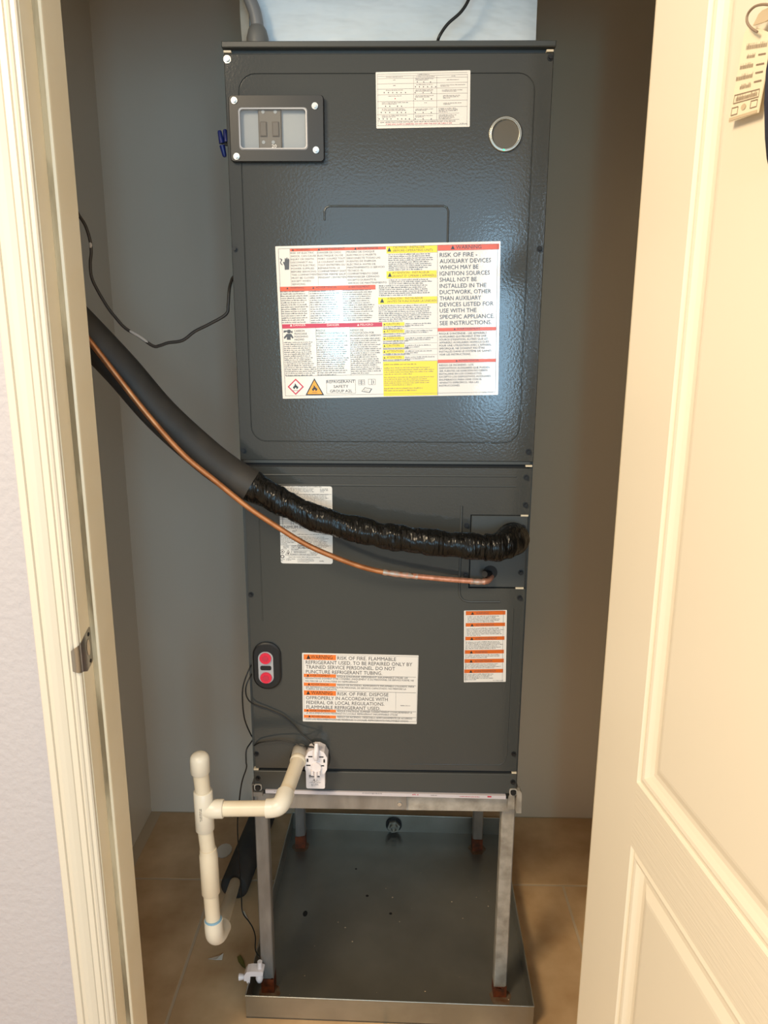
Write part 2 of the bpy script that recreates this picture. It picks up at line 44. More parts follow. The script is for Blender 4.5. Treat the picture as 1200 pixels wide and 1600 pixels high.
LAB = {"big":{"x":-0.1908,"z":1.5783,"ang":0.02299,"w":0.3822,"h":0.2571,"e":[["R","o",25.27,4.67,188.16,8.84],["T","k","WARNING",35.28,4.89,23.65,3.43],["P","k",[27.84,8.17],[31.84,8.26],[30.02,4.43]],["T","k","AVERTISSEMENT",77.16,4.41,41.22,3.43],["P","k",[72.09,8.43],[76.46,8.52],[74.43,4.69]],["T","k","ADVERTENCIA",139.83,4.72,35.35,3.43],["P","k",[134.28,8.38],[138.63,8.47],[136.56,4.65]],["T","t","RISK OF ELECTRIC",25.55,10.19,40.43,2.91],["T","t","SHOCK, CAN CAUSE",25.58,15.24,43.29,2.91],["T","t","INJURY OR DEATH:",25.61,20.29,39.95,2.91],["T","t","DISCONNECT ALL",25.64,25.35,37.53,2.91],["T","t","REMOTE ELECTRIC",25.67,30.42,41.67,2.91],["T","t","POWER SUPPLIES",25.7,35.5,39.24,2.91],["T","t","BEFORE SERVICING.",25.73,40.59,43.58,2.91],["T","t","THIS COMPARTMENT",25.77,45.69,45.17,2.91],["T","t","MUST BE CLOSED",25.8,50.79,38.89,2.91],["T","t","EXCEPT WHEN",25.83,55.91,32.23,2.91],["T","t","SERVICING.",25.86,61.04,23.71,2.91],["T","t","DANGER DE CHOC",71.84,10.32,40.55,2.91],["T","t","ÉLECTRIQUE OU DE",71.85,15.37,43.1,2.91],["T","t","MORT. COUPEZ TOUT",71.87,20.44,46.56,2.91],["T","t","LE COURANT AVANT",71.89,25.51,44.56,2.91],["T","t","TOUT ENTRETIEN OU",71.9,30.59,46.21,2.91],["T","t","RÉPARATION. LE",71.92,35.68,36.9,2.91],["T","t","COMPARTIMENT DOIT",71.94,40.79,47.68,2.91],["T","t","RESTER FERMÉ SAUF",71.96,45.9,46.95,2.91],["T","t","PENDANT L'ENTRETIEN",71.97,51.02,47.33,2.91],["T","t","PELIGRO DE CHOQUE",121.5,10.34,47.2,2.91],["T","t","ELÉCTRICO O MUERTE.",121.56,15.38,50.65,2.91],["T","t","DESCONECTE TODAS LAS",121.63,20.42,56.84,2.91],["T","t","FUENTES DE ENERGÍA",121.69,25.47,49.4,2.91],["T","t","ELÉCTRICA ANTES DE",121.75,30.53,48.32,2.91],["T","t","MANTENIMIENTO O SERVICIO",121.82,35.6,63.63,2.91],["T","t","TÉCNICO. EL",121.88,40.68,26.98,2.91],["T","t","COMPARTIMENTO DEBE",121.95,45.77,52.36,2.91],["T","t","PERMANECER CERRADO",122.01,50.87,54.01,2.91],["T","t","EXCEPTO DURANTE EL",122.07,55.97,49.27,2.91],["T","t","SERVICIO DE MANTENIMIENTO",122.14,61.09,66.48,2.91],["R","k",70.97,9.26,71.22,64.92],["R","k",120.08,9.45,120.33,65.94],["R","k",24.35,4.82,24.6,65.17],["P","t",[14.47,38.4],[21.82,38.2],[23.15,22.07],[21.82,19.44],[20.41,22.01],[19.84,18.71],[18.38,18.68],[17.5,21.78],[16.71,19.34],[15.4,19.83],[14.72,26.23],[12.77,24.8],[12.11,27.04],[14.41,32.3]],["P","t",[6.23,20.5],[8.46,19.68],[10.94,21.29],[10.45,23.71],[8.54,25.4],[9.14,27.85],[11.23,29.98],[10.63,31.01],[7.99,28.87],[7.04,26.07],[8.83,23.33],[8.37,21.41]],["R","o",4.41,66.23,169.14,73.83],["T","k","WARNING",22.28,66.59,23.55,3.26],["P","k",[15.64,70.33],[19.32,70.41],[17.66,66.85]],["T","k","ADVERTENCIA",66.46,66.8,35.83,3.26],["P","k",[60.41,70.54],[64.09,70.62],[62.4,67.06]],["T","k","AVERTISSEMENT",122.5,67.24,36.68,3.26],["G","t",5.02,72.41,51.92,127.33,15],["G","t",55.72,72.56,107.09,128.42,15],["G","t",112.25,71.96,166.16,125.45,15],["R","k",54.1,71.65,54.35,127.69],["R","k",110.38,72.8,110.63,128.81],["R","r",5.29,128.75,179.47,135.95],["T","w","DANGER",24.84,129.14,21.4,3.26],["P","w",[18.71,132.44],[22.81,132.52],[20.94,128.88]],["T","w","DANGER",83.43,129.93,21.36,3.26],["T","w","PELIGRO",141.38,130.35,22.25,3.26],["P","w",[135.9,133.84],[139.61,133.91],[137.85,130.28]],["T","t","CARBON",25.69,138.71,18.27,3.26],["T","t","MONOXIDE",25.74,143.6,22.11,3.26],["T","t","POISONING",25.79,148.49,23.9,3.26],["T","t","HAZARD",25.84,153.39,17.1,3.26],["T","t","RISQUE",64.48,138.75,15.82,3.26],["T","t","D'EMPOISONNEMENT AU",64.28,143.62,51.22,3.26],["T","t","MONOXYDE DE CARBONE",64.08,148.5,54.06,3.26],["T","t","RIESGO DE",124.03,139.37,22.3,3.26],["T","t","INTOXICACIÓN POR",123.89,144.06,40.91,3.26],["T","t","MONÓXIDO DE CARBONO",123.75,148.76,53.03,3.26],["G","t",6.61,157.92,62.61,217.97,18],["G","t",64.25,153.58,120.19,218.1,18],["G","t",123.61,153.64,177.69,216.38,18],["R","k",63.36,134.22,63.61,217.37],["R","k",122.66,135.38,122.91,218.48],["R","k",7.4,217.51,178.73,217.88],["P","t",[13.52,139.56],[14.71,138.14],[18.43,138.21],[20.04,139.69],[19.9,142.58],[18.15,144.17],[14.79,144.11],[13.37,142.45]],["P","t",[6.95,151.21],[12.87,144.97],[20.34,145.12],[24.15,151.54],[22.19,153.32],[19.19,149.63],[18.93,155.07],[12.38,154.94],[12.65,149.5],[8.33,153.59]],["P","t",[7.55,139.44],[13.16,139.19],[13.05,141.36],[7.36,143.06]],["P","t",[20.56,140.6],[22.84,139.74],[22.63,144.26],[20.43,143.31]],["P","r",[24.59,222.29],[38.34,236.71],[23.26,250.68],[9.7,236.19]],["P","w",[24.46,225.08],[35.49,236.66],[23.39,247.87],[12.54,236.24]],["P","k",[21.55,240.9],[19.15,238.36],[19.64,235.53],[21.03,236.62],[20.81,233.78],[22.2,234.87],[22.79,229.91],[24.83,232.43],[25.44,234.92],[26.59,233.53],[26.81,236.37],[28.3,235.33],[28.52,238.53],[25.88,240.97],[24.86,239.53],[25.31,237.76],[23.82,238.8],[23.18,237.01],[22.34,239.49]],["R","k",18.94,242.63,28.29,243.34],["P","k",[57.71,222.15],[73.79,251.96],[40.92,251.37]],["P","y2",[57.58,225.5],[70.82,250.22],[44.04,249.74]],["P","k",[55.19,244.88],[52.77,242.34],[53.25,239.5],[54.64,240.6],[54.4,237.75],[55.8,238.84],[56.36,233.88],[58.42,236.4],[59.04,238.9],[60.18,237.5],[60.42,240.34],[61.91,239.31],[62.14,242.51],[59.52,244.95],[58.49,243.51],[58.92,241.74],[57.44,242.78],[56.79,240.99],[55.97,243.47]],["R","k",52.59,246.61,61.94,247.32],["F","t",78.57,225.69,130.24,249.6],["T","t","REFRIGERANT",79.3,226.45,49.68,4.8],["T","t","SAFETY",91.3,234.87,26.1,4.8],["T","t","GROUP A2L",84.57,242.78,39.59,4.8],["F","t",135.24,226.17,140.67,235.21],["F","t",140.9,226.28,146.71,235.32],["F","t",153.0,225.38,158.81,235.17],["F","t",159.03,225.49,165.61,235.29],["F","t",136.51,228.06,139.59,232.95],["F","t",142.17,228.16,145.63,233.06],["R","t",161.6,228.52,162.63,233.37],["R","t",161.05,228.13,162.54,228.9],["P","t",[140.36,246.78],[146.6,239.79],[159.4,242.27],[154.88,249.29]],["P","w",[141.7,246.25],[147.14,240.74],[157.5,242.79],[153.96,248.15]],["G","t",144.62,243.12,154.94,247.05,2],["R","y",189.33,4.4,275.2,15.51],["T","k","CAUTION - INSTALLER",200.19,4.64,53.72,3.42],["T","k","(BEFORE OPERATING UNIT)",200.11,9.61,67.33,3.42],["P","k",[190.45,12.67],[197.33,12.82],[194.02,5.53]],["G","t",192.2,15.81,270.39,43.75,9],["R","y",188.58,44.65,274.35,56.37],["T","k","ATTENTION - INSTALLEUR",198.42,45.55,63.04,3.42],["T","k","(AVANT D' OPERER L'APPAREIL)",198.33,50.95,74.4,3.42],["P","k",[190.61,53.76],[197.55,53.9],[194.21,46.51]],["G","t",192.37,57.47,270.31,66.42,3],["G","t",175.17,66.57,269.87,85.39,6],["R","y",173.45,87.32,274.96,98.58],["T","k","ATENCIÓN - INSTALADOR",189.07,87.64,61.52,3.42],["T","k","(ANTES DE FUNCIONAR LA UNIDAD)",188.98,92.59,85.07,3.42],["P","k",[176.4,95.88],[183.76,96.03],[180.23,88.52]],["G","t",173.74,99.73,267.49,128.35,9],["R","y",180.53,129.32,217.86,135.09],["T","k","CAUTION",186.82,129.99,22.77,3.42],["P","k",[181.74,133.66],[185.08,133.72],[183.47,130.46]],["G","t",219.4,130.45,271.53,136.14,2],["G","t",181.17,134.73,227.05,141.38,2],["R","k",180.68,140.48,274.84,140.73],["R","y",180.29,141.37,217.7,147.15],["T","k","ATTENTION",186.78,142.04,27.64,3.42],["P","k",[181.51,145.72],[184.85,145.79],[183.24,142.51]],["G","t",219.25,142.49,271.49,148.19,2],["G","t",180.93,146.79,226.91,153.47,2],["R","k",180.45,152.57,274.8,152.82],["R","y",180.05,153.65,217.54,159.44],["T","k","ATENCIÓN",186.74,154.32,24.36,3.42],["P","k",[181.27,158.02],[184.62,158.08],[183.01,154.79]],["G","t",219.09,154.76,271.44,160.48,2],["G","t",180.69,159.09,226.77,165.79,2],["R","k",180.2,164.89,274.77,165.14],["R","y",179.81,165.98,217.38,171.79],["T","k","CAUTION",186.7,166.66,22.36,3.42],["P","k",[181.03,170.37],[184.39,170.43],[182.77,167.13]],["G","t",218.94,167.09,271.4,172.82,2],["G","t",180.45,171.45,226.67,174.88,1],["R","k",180.0,175.09,274.74,175.34],["R","y",179.62,175.81,217.26,181.64],["T","k","ATTENTION",186.7,176.49,28.19,3.42],["P","k",[180.84,180.21],[184.2,180.28],[182.58,176.96]],["G","t",218.81,176.92,271.37,182.66,2],["G","t",180.26,181.3,226.56,184.74,1],["R","k",179.81,184.95,274.71,185.2],["R","y",179.42,186.04,217.12,191.88],["T","k","ATENCIÓN",186.7,186.73,25.25,3.42],["P","k",[180.64,190.46],[184.01,190.53],[182.39,187.2]],["G","t",218.68,187.15,271.33,192.9,2],["G","t",180.06,191.55,226.44,194.99,1],["R","k",179.61,195.21,274.68,195.46],["R","y",179.6,195.95,274.89,255.57],["G","k",181.41,198.92,237.6,202.55,1],["G","t",181.67,204.82,271.24,219.4,4],["G","t",181.36,221.45,271.18,237.95,5],["G","t",180.99,240.42,262.09,248.04,2],["R","k",275.41,4.54,275.66,256.7],["R","o",276.14,3.87,379.72,12.94],["T","k","WARNING",306.82,5.21,43.09,5.82],["P","k",[298.16,11.19],[305.03,11.34],[301.58,4.76]],["T","t","RISK OF FIRE -",279.36,16.63,63.45,6.67],["T","t","AUXILIARY DEVICES",279.34,26.64,87.08,6.67],["T","t","WHICH MAY BE",279.32,36.69,65.68,6.67],["T","t","IGNITION SOURCES",279.3,46.77,85.22,6.67],["T","t","SHALL NOT BE",279.27,56.89,63.19,6.67],["T","t","INSTALLED IN THE",279.25,67.05,79.71,6.67],["T","t","DUCTWORK, OTHER",279.23,77.24,88.06,6.67],["T","t","THAN AUXILIARY",279.21,87.47,70.85,6.67],["T","t","DEVICES LISTED FOR",279.19,97.74,92.42,6.67],["T","t","USE WITH THE",279.17,108.05,63.22,6.67],["T","t","SPECIFIC APPLIANCE.",279.15,118.39,94.05,6.67],["T","t","SEE INSTRUCTIONS.",279.12,128.77,89.8,6.67],["R","o",275.77,140.35,376.89,145.92],["T","k","AVERTISSEMENT",308.87,140.64,40.64,3.25],["P","k",[303.33,144.13],[307.03,144.2],[305.18,140.93]],["T","t","RISQUE D'INCENDIE - LES APPAREILS",278.34,148.33,81.98,3.08],["T","t","AUXILIAIRES QUI PEUVENT ÊTRE UNE",278.33,153.38,81.69,3.08],["T","t","SOURCE D'IGNITION, AUTRES QUE LES",278.32,158.44,84.35,3.08],["T","t","APPAREILS AUXILIAIRES HOMOLOGUÉS",278.31,163.51,86.28,3.08],["T","t","POUR UNE UTILISATION AVEC L'APPAREIL",278.3,168.59,90.62,3.08],["T","t","SPÉCIFIQUE, NE DOIVENT PAS ÊTRE",278.28,173.68,79.19,3.08],["T","t","INSTALLÉS DANS LE SYSTÈME DE GAINES.",278.27,178.78,91.72,3.08],["T","t","VOIR LES INSTRUCTIONS.",278.26,183.89,54.96,3.08],["R","o",275.62,194.26,377.34,199.66],["T","k","ADVERTENCIA",311.84,194.4,35.44,3.25],["P","k",[306.81,197.97],[310.55,198.04],[308.67,194.7]],["T","t","RIESGO DE INCENDIO - LOS",278.22,202.2,59.81,3.08],["T","t","DISPOSITIVOS AUXILIARES QUE PUEDEN",278.21,207.23,88.44,3.08],["T","t","SER FUENTES DE IGNICIÓN NO DEBEN",278.2,212.26,84.22,3.08],["T","t","INSTALARSE EN LOS CONDUCTOS,",278.19,217.3,74.94,3.08],["T","t","EXCEPTO LOS DISPOSITIVOS AUXILIARES",278.18,222.34,90.55,3.08],["T","t","ENUMERADOS PARA USAR CON EL",278.16,227.4,75.07,3.08],["T","t","APARATO ESPECÍFICO. VEA LAS",278.15,232.47,69.51,3.08],["T","t","INSTRUCCIONES.",278.14,237.54,36.68,3.08],["G","t",354.98,251.03,373.26,253.22,1],["F","t",4.89,4.06,377.32,252.2]]},"fire":{"x":-0.1611,"z":0.835,"ang":-0.0116,"w":0.2249,"h":0.1455,"e":[["F","t",2.6,2.64,224.11,140.46],["R","or",3.38,2.62,65.52,13.6],["T","k","WARNING",16.71,3.99,42.15,7.57],["P","k",[8.2,12.42],[16.37,12.23],[12.36,3.04]],["R","or",2.99,43.33,65.54,50.17],["T","k","AVERTISSEMENT",14.83,44.33,40.06,4.21],["P","k",[8.47,48.97],[13.53,48.85],[11.04,43.78]],["R","or",2.82,61.96,65.55,68.84],["T","k","ADVERTENCIA",16.67,62.91,35.03,4.21],["P","k",[10.29,67.58],[15.37,67.45],[12.87,62.36]],["R","or",2.66,78.53,65.56,88.48],["T","k","WARNING",17.14,79.47,41.27,7.15],["P","k",[7.54,87.27],[14.86,87.09],[11.27,78.97]],["R","or",2.28,118.5,65.57,124.4],["T","k","AVERTISSEMENT",14.26,118.96,39.94,4.21],["P","k",[7.23,123.18],[11.55,123.07],[9.43,118.97]],["R","or",2.16,131.2,65.58,137.35],["T","k","ADVERTENCIA",17.16,131.69,36.01,4.21],["P","k",[11.13,136.02],[15.61,135.9],[13.4,131.57]],["T","t","RISK OF FIRE. FLAMMABLE",68.07,5.31,113.48,7.15],["T","t","REFRIGERANT USED. TO BE REPAIRED ONLY BY",6.8,15.42,206.2,7.15],["T","t","TRAINED SERVICE PERSONNEL. DO NOT",7.1,25.15,172.83,7.15],["T","t","PUNCTURE REFRIGERANT TUBING.",7.01,35.14,148.18,7.15],["T","t","RISQUE D'INCENDIE. RÉFRIGÉRANT INFLAMMABLE UTILISÉ. LES",68.1,46.03,136.82,3.58],["T","t","RÉPARATIONS DOIVENT ÊTRE CONFIÉES UNIQUEMENT À DU PERSONNEL DE SERVICE FORMÉ. NE",5.89,50.96,210.91,3.37],["T","t","PAS PERCER LA TUYAUTERIE DU RÉFRIGÉRANT",5.83,56.74,102.75,3.37],["T","t","RIESGO DE INCENDIO. REFRIGERANTE INFLAMABLE UTILIZADO. PARA",68.51,63.78,149.62,3.58],["T","t","SER REPARADO ÚNICAMENTE POR PERSONAL DE SERVICIO CAPACITADO. NO PERFORE LA",6.31,69.39,196.15,3.37],["T","t","TUBERÍA DE REFRIGERANTE",6.27,73.7,60.86,3.15],["T","t","RISK OF FIRE. DISPOSE",68.53,80.57,99.62,6.94],["T","t","OFPROPERLY IN ACCORDANCE WITH",6.92,90.53,159.98,6.94],["T","t","FEDERAL OR LOCAL REGULATIONS.",7.43,100.5,153.09,6.94],["T","t","FLAMMABLE REFRIGERANT USED.",7.34,110.29,145.38,6.94],["T","t","RISQUE D'INCENDIE. ÉLIMINER CORRECTEMENT CONFORMÉMENT À",68.56,119.66,146.57,3.58],["T","t","LA RÉGLEMENTATION FÉDÉRALE OU LOCALE. RÉFRIGÉRANT INFLAMMABLE UTILISÉ",6.22,124.96,180.56,3.37],["T","t","RIESGO DE INCENDIO. DESÉCHELO ADECUADAMENTE DE ACUERDO",68.58,132.14,147.26,3.58],["T","t","CON LAS REGLAMENTACIONES FEDERALES O LOCALES. REFRIGERANTE INFLAMABLE USADO.",6.1,138.13,202.87,3.37],["R","t",66.13,45.22,220.83,45.75],["R","t",66.14,63.41,221.29,63.95],["R","t",66.15,78.26,221.66,78.8],["R","t",66.17,118.63,222.67,119.18],["R","t",66.18,131.32,222.99,131.87],["R","t",182.57,77.1,182.82,116.54],["G","t",192.43,104.77,211.35,107.6,1]]},"orange":{"x":0.1485,"z":0.9248,"ang":0.02662,"w":0.081,"h":0.1476,"e":[["R","od",3.64,1.34,78.28,9.09],["T","t","WARNING",22.84,3.53,23.61,3.97],["P","k",[13.01,8.19],[19.12,8.28],[16.04,2.58]],["R","od",2.9,25.16,77.83,32.24],["T","t","ADVERTENCIA",21.98,27.36,35.05,3.97],["P","k",[12.32,32.06],[18.45,32.16],[15.36,26.41]],["R","od",2.37,53.01,77.04,60.14],["T","t","AVERTISSEMENT",21.14,55.2,41.66,3.97],["P","k",[11.83,59.96],[17.98,60.06],[14.88,54.26]],["R","od",1.53,80.45,76.44,87.97],["T","t","WARNING",20.78,82.67,23.91,3.97],["P","k",[11.03,87.47],[17.22,87.56],[14.1,81.71]],["R","od",1.17,99.07,76.5,106.85],["T","t","ADVERTENCIA",20.38,101.29,34.48,3.97],["P","k",[10.69,106.12],[16.9,106.21],[13.77,100.33]],["R","od",0.71,120.4,75.5,128.02],["T","t","AVERTISSEMENT",19.78,122.63,42.11,3.97],["P","k",[10.27,127.5],[16.49,127.59],[13.36,121.67]],["G","t",6.12,10.28,68.84,24.37,5],["G","t",5.2,34.7,76.13,51.67,6],["G","t",3.78,62.3,75.51,78.88,6],["G","t",2.85,89.07,70.78,97.48,3],["G","t",2.39,107.95,71.06,118.8,4],["G","t",0.93,128.9,57.31,143.32,5],["G","t",56.29,142.99,75.42,145.4,1],["F","t",3.15,0.81,74.44,147.62]]},"led":{"x":-0.0201,"z":1.8449,"ang":0.01606,"w":0.1527,"h":0.0833,"e":[["R","t",2.65,3.03,148.03,3.31],["R","t",2.6,6.02,148.07,6.29],["R","t",2.55,9.63,148.12,9.9],["R","t",2.44,17.25,148.22,17.52],["R","t",2.33,25.01,148.33,25.28],["R","t",2.21,33.17,148.44,33.45],["R","t",2.07,43.25,148.57,43.53],["R","t",1.93,52.74,148.7,53.02],["R","t",1.79,62.52,135.21,62.8],["R","t",1.66,71.82,135.31,72.1],["R","t",1.55,79.23,149.06,79.52],["R","t",2.65,3.03,2.9,79.23],["R","t",148.03,5.68,148.28,81.76],["R","t",60.94,7.08,61.19,72.84],["R","t",98.55,7.76,98.8,73.5],["G","t",67.84,3.97,86.43,5.71,1],["G","t",16.81,6.77,43.42,8.27,1],["G","t",65.77,6.92,94.97,8.66,1],["G","t",122.21,6.95,128.41,8.69,1],["G","t",27.81,11.09,31.94,12.83,1],["G","t",27.73,19.2,31.87,20.95,1],["G","t",16.17,26.01,43.57,27.77,1],["G","t",19.96,34.62,41.02,36.26,1],["G","t",9.42,44.27,53.17,48.06,2],["G","t",9.3,53.89,53.12,57.69,2],["G","t",9.17,63.54,53.08,67.36,2],["G","t",64.11,10.12,97.74,13.61,2],["G","t",64.06,26.37,97.81,29.88,2],["G","t",64.04,34.9,97.84,38.42,2],["G","t",63.99,54.59,97.91,58.14,2],["G","t",63.96,64.49,97.95,68.05,2],["G","t",65.46,18.63,92.25,20.38,1],["G","t",78.17,45.48,82.33,47.12,1],["G","t",114.68,12.29,133.97,14.03,1],["G","t",104.39,19.83,146.49,23.33,2],["G","t",107.19,27.39,141.75,30.9,2],["G","t",108.89,35.45,140.49,40.73,3],["G","t",109.38,46.54,140.6,50.07,2],["G","t",101.78,54.24,135.18,61.34,4],["G","t",101.83,64.13,131.11,71.25,4],["R","t",66.44,14.9,67.82,16.4],["R","t",76.79,15.09,78.17,16.59],["R","t",87.82,15.29,89.2,16.79],["R","t",63.38,21.85,64.76,23.35],["R","t",69.88,21.96,71.26,23.46],["R","t",76.37,22.08,77.75,23.58],["R","t",83.0,22.2,84.38,23.7],["R","t",89.63,22.32,91.01,23.82],["R","t",96.12,22.43,97.51,23.93],["R","t",12.67,29.46,14.03,30.97],["R","t",19.59,29.59,20.96,31.09],["R","t",26.52,29.71,27.89,31.22],["R","t",33.17,29.83,34.55,31.33],["R","t",40.1,29.95,41.47,31.46],["R","t",47.3,30.08,48.68,31.59],["R","t",62.94,30.36,64.33,31.87],["R","t",75.82,30.59,77.2,32.1],["R","t",89.23,30.83,90.62,32.33],["R","r",30.32,38.71,31.7,40.22],["R","t",62.92,39.79,64.3,41.3],["R","t",75.81,40.02,77.2,41.53],["R","t",89.25,40.26,90.64,41.77],["R","t",14.64,49.67,16.01,51.19],["R","t",21.46,49.79,22.83,51.31],["R","t",33.98,50.01,35.35,51.53],["R","t",40.65,50.13,42.03,51.65],["R","t",7.56,58.8,8.93,60.33],["R","t",14.39,58.92,15.77,60.45],["R","t",21.22,59.04,22.6,60.57],["R","t",33.62,59.26,35.0,60.78],["R","t",40.31,59.38,41.69,60.9],["R","t",47.27,59.5,48.65,61.02],["R","t",62.86,59.77,64.25,61.29],["R","t",75.8,59.99,77.19,61.52],["R","t",89.02,60.22,90.41,61.75],["R","t",3.94,68.29,5.32,69.82],["R","t",10.51,68.4,11.88,69.93],["R","t",17.07,68.51,18.45,70.04],["R","t",23.21,68.62,24.59,70.15],["R","t",34.24,68.81,35.62,70.34],["R","t",40.8,68.92,42.18,70.45],["R","t",47.21,69.04,48.6,70.56],["R","t",53.35,69.14,54.74,70.67],["R","t",62.83,69.31,64.22,70.83],["R","t",75.8,69.53,77.19,71.06],["R","t",89.04,69.76,90.44,71.29],["T","t","LEAK DETECTION SYSTEM INSTALLED. UNIT MUST BE POWERED EXCEPT FOR SERVICE",6.25,73.43,122.81,1.74],["T","r","IF RED LEAK ALARM IS OBSERVED, DO NOT OPEN THE UNIT OR TURN IT OFF",15.58,76.53,107.93,1.74],["G","t",136.04,77.33,148.6,78.73,1]]},"rating":{"x":-0.1963,"z":1.1633,"ang":-0.00487,"w":0.0974,"h":0.1481,"e":[["G","t",4.78,-0.36,77.13,2.25,1],["G","t",13.43,3.19,66.71,14.19,4],["G","t",75.05,3.48,90.38,11.32,3],["G","t",23.49,14.06,95.41,25.62,5],["G","t",-2.25,56.64,16.29,63.04,3],["G","t",5.11,52.29,35.09,56.55,1],["G","t",31.36,89.9,92.81,92.59,1],["G","t",32.32,94.73,90.49,120.16,9],["G","t",-1.02,92.49,29.93,111.4,7],["G","t",20.49,112.18,52.78,121.95,3],["G","t",5.3,112.93,17.18,120.53,3],["G","t",56.94,124.16,69.41,132.33,3],["G","t",14.8,134.01,73.56,136.75,1],["G","t",9.99,137.91,29.35,142.83,2],["G","t",31.54,137.6,65.05,145.81,4],["G","t",72.46,140.85,80.83,144.13,1],["G","t",-1.07,138.61,7.23,144.08,2],["R","t",-1.24,14.68,96.01,15.1],["R","t",-1.53,26.99,95.91,27.41],["R","t",-1.6,29.62,95.89,30.04],["R","t",-1.66,32.26,95.87,32.68],["R","t",-1.72,34.9,95.85,35.32],["R","t",-1.79,37.54,95.83,37.97],["R","t",-1.85,40.19,95.81,40.61],["R","t",-2.2,54.51,95.7,54.94],["R","t",-2.31,59.31,95.66,59.73],["R","t",-2.41,63.57,95.63,64.0],["R","t",-2.5,67.31,95.6,67.73],["R","t",-2.58,70.51,95.58,70.94],["R","t",5.84,20.58,5.04,73.63],["R","t",21.31,20.39,20.65,73.42],["R","t",25.43,20.33,24.81,73.36],["R","t",35.73,20.2,35.2,73.23],["R","t",64.57,19.84,64.3,72.84],["R","t",76.93,19.69,76.77,72.67],["R","t",86.19,19.57,86.11,72.55],["T","t","MINIMUM ROOM AREA",-0.09,74.97,81.62,5.42],["T","t","m²",23.17,82.49,7.81,4.59],["R","t",-2.55,112.5,94.73,112.82],["F","t",20.28,122.5,55.77,132.35],["T","t","REFRIGERANT",24.76,124.28,23.8,2.71],["T","t","SAFETY GROUP A2L",21.21,128.69,33.57,2.71],["P","t",[3.35,120.02],[7.96,125.06],[3.12,130.25],[-1.49,125.2]],["P","w",[3.33,121.1],[6.91,125.08],[3.14,129.16],[-0.44,125.18]],["P","t",[1.84,126.56],[4.46,126.53],[4.71,124.89],[3.29,122.73],[1.88,124.93]],["P","t",[14.32,121.71],[19.78,131.76],[8.75,131.92]],["P","w",[14.29,123.34],[18.64,131.12],[9.92,131.25]],["P","t",[12.78,130.22],[15.51,130.19],[15.77,128.0],[14.25,125.3],[12.83,128.04]],["P","t",[-0.45,134.78],[0.66,132.03],[5.39,131.96],[7.22,134.67],[5.26,137.65],[1.06,137.71]],["P","w",[0.91,134.87],[1.68,133.33],[4.84,133.28],[5.54,134.8],[4.45,136.35],[1.93,136.38]]]}}
# ------------------------------------------------------------------ materials
def mat(name, col, rough=0.5, metal=0.0, col2=None, cscale=8, bump=0, bscale=200, bdist=0.001, spec=0.5,
        stretch=(1, 1, 1), cstretch=(1, 1, 1), clo=0.35, chi=0.65, emit=None, coat=0, detail=4, trans=0):
    m = bpy.data.materials.new(name); m.use_nodes = True
    nt = m.node_tree; N = nt.nodes; L = nt.links; b = N['Principled BSDF']
    b.inputs['Base Color'].default_value = (*col, 1); b.inputs['Roughness'].default_value = rough
    b.inputs['Metallic'].default_value = metal; b.inputs['Specular IOR Level'].default_value = spec
    b.inputs['Coat Weight'].default_value = coat; b.inputs['Transmission Weight'].default_value = trans
    if emit: b.inputs['Emission Color'].default_value = (*emit, 1); b.inputs['Emission Strength'].default_value = 2
    tc = None
    def tex(scale, st, det):
        t = N.new('ShaderNodeTexNoise'); t.inputs['Scale'].default_value = scale; t.inputs['Detail'].default_value = det
        mp = N.new('ShaderNodeMapping'); mp.inputs['Scale'].default_value = st
        g = N.new('ShaderNodeNewGeometry')
        L.new(g.outputs['Position'], mp.inputs['Vector']); L.new(mp.outputs[0], t.inputs['Vector'])
        return t
    if col2:
        t = tex(cscale, cstretch, detail); r = N.new('ShaderNodeValToRGB')
        r.color_ramp.elements[0].position = clo; r.color_ramp.elements[1].position = chi
        r.color_ramp.elements[0].color = (*col, 1); r.color_ramp.elements[1].color = (*col2, 1)
        L.new(t.outputs['Fac'], r.inputs[0]); L.new(r.outputs[0], b.inputs['Base Color'])
    if bump:
        t = tex(bscale, stretch, 2); bn = N.new('ShaderNodeBump')
        bn.inputs['Strength'].default_value = bump; bn.inputs['Distance'].default_value = bdist
        L.new(t.outputs['Fac'], bn.inputs['Height']); L.new(bn.outputs[0], b.inputs['Normal'])
    return m
M = {}
M['cab'] = mat('charcoal_painted_steel', (.048, .052, .052), .12, bump=.4, bscale=230, bdist=.00036, spec=.5)
M['cabflat'] = mat('charcoal_smooth_steel', (.052, .056, .055), .42, bump=.12, bscale=330, bdist=.0006)
M['dark'] = mat('dark_gap', (.006, .006, .007), .7)
M['label'] = mat('glossy_white_vinyl', (.80, .77, .74), .07, bump=.3, bscale=300, bdist=.00016)
M['plate'] = mat('silver_white_label', (.74, .73, .71), .35)
M['ink_k'] = mat('black_ink', (.02, .02, .02), .3); M['ink_t'] = mat('grey_black_ink', (.085, .078, .082), .3)
M['ink_w'] = mat('white_ink', (.8, .78, .76), .3); M['ink_o'] = mat('red_orange_ink', (.72, .105, .03), .25)
M['ink_or'] = mat('orange_ink', (.85, .20, .035), .3); M['ink_od'] = mat('deep_orange_ink', (.68, .13, .008), .35)
M['ink_y'] = mat('yellow_ink', (.88, .70, .005), .25); M['ink_y2'] = mat('amber_ink', (.86, .38, .03), .3)
M['ink_r'] = mat('crimson_ink', (.55, .03, .07), .3)
M['blackplastic'] = mat('black_plastic', (.012, .012, .013), .35)
M['rubber'] = mat('black_rubber', (.008, .008, .009), .5)
M['foam'] = mat('black_foam', (.020, .019, .018), .62, col2=(.034, .030, .026), cscale=20, bump=.15, bscale=300)
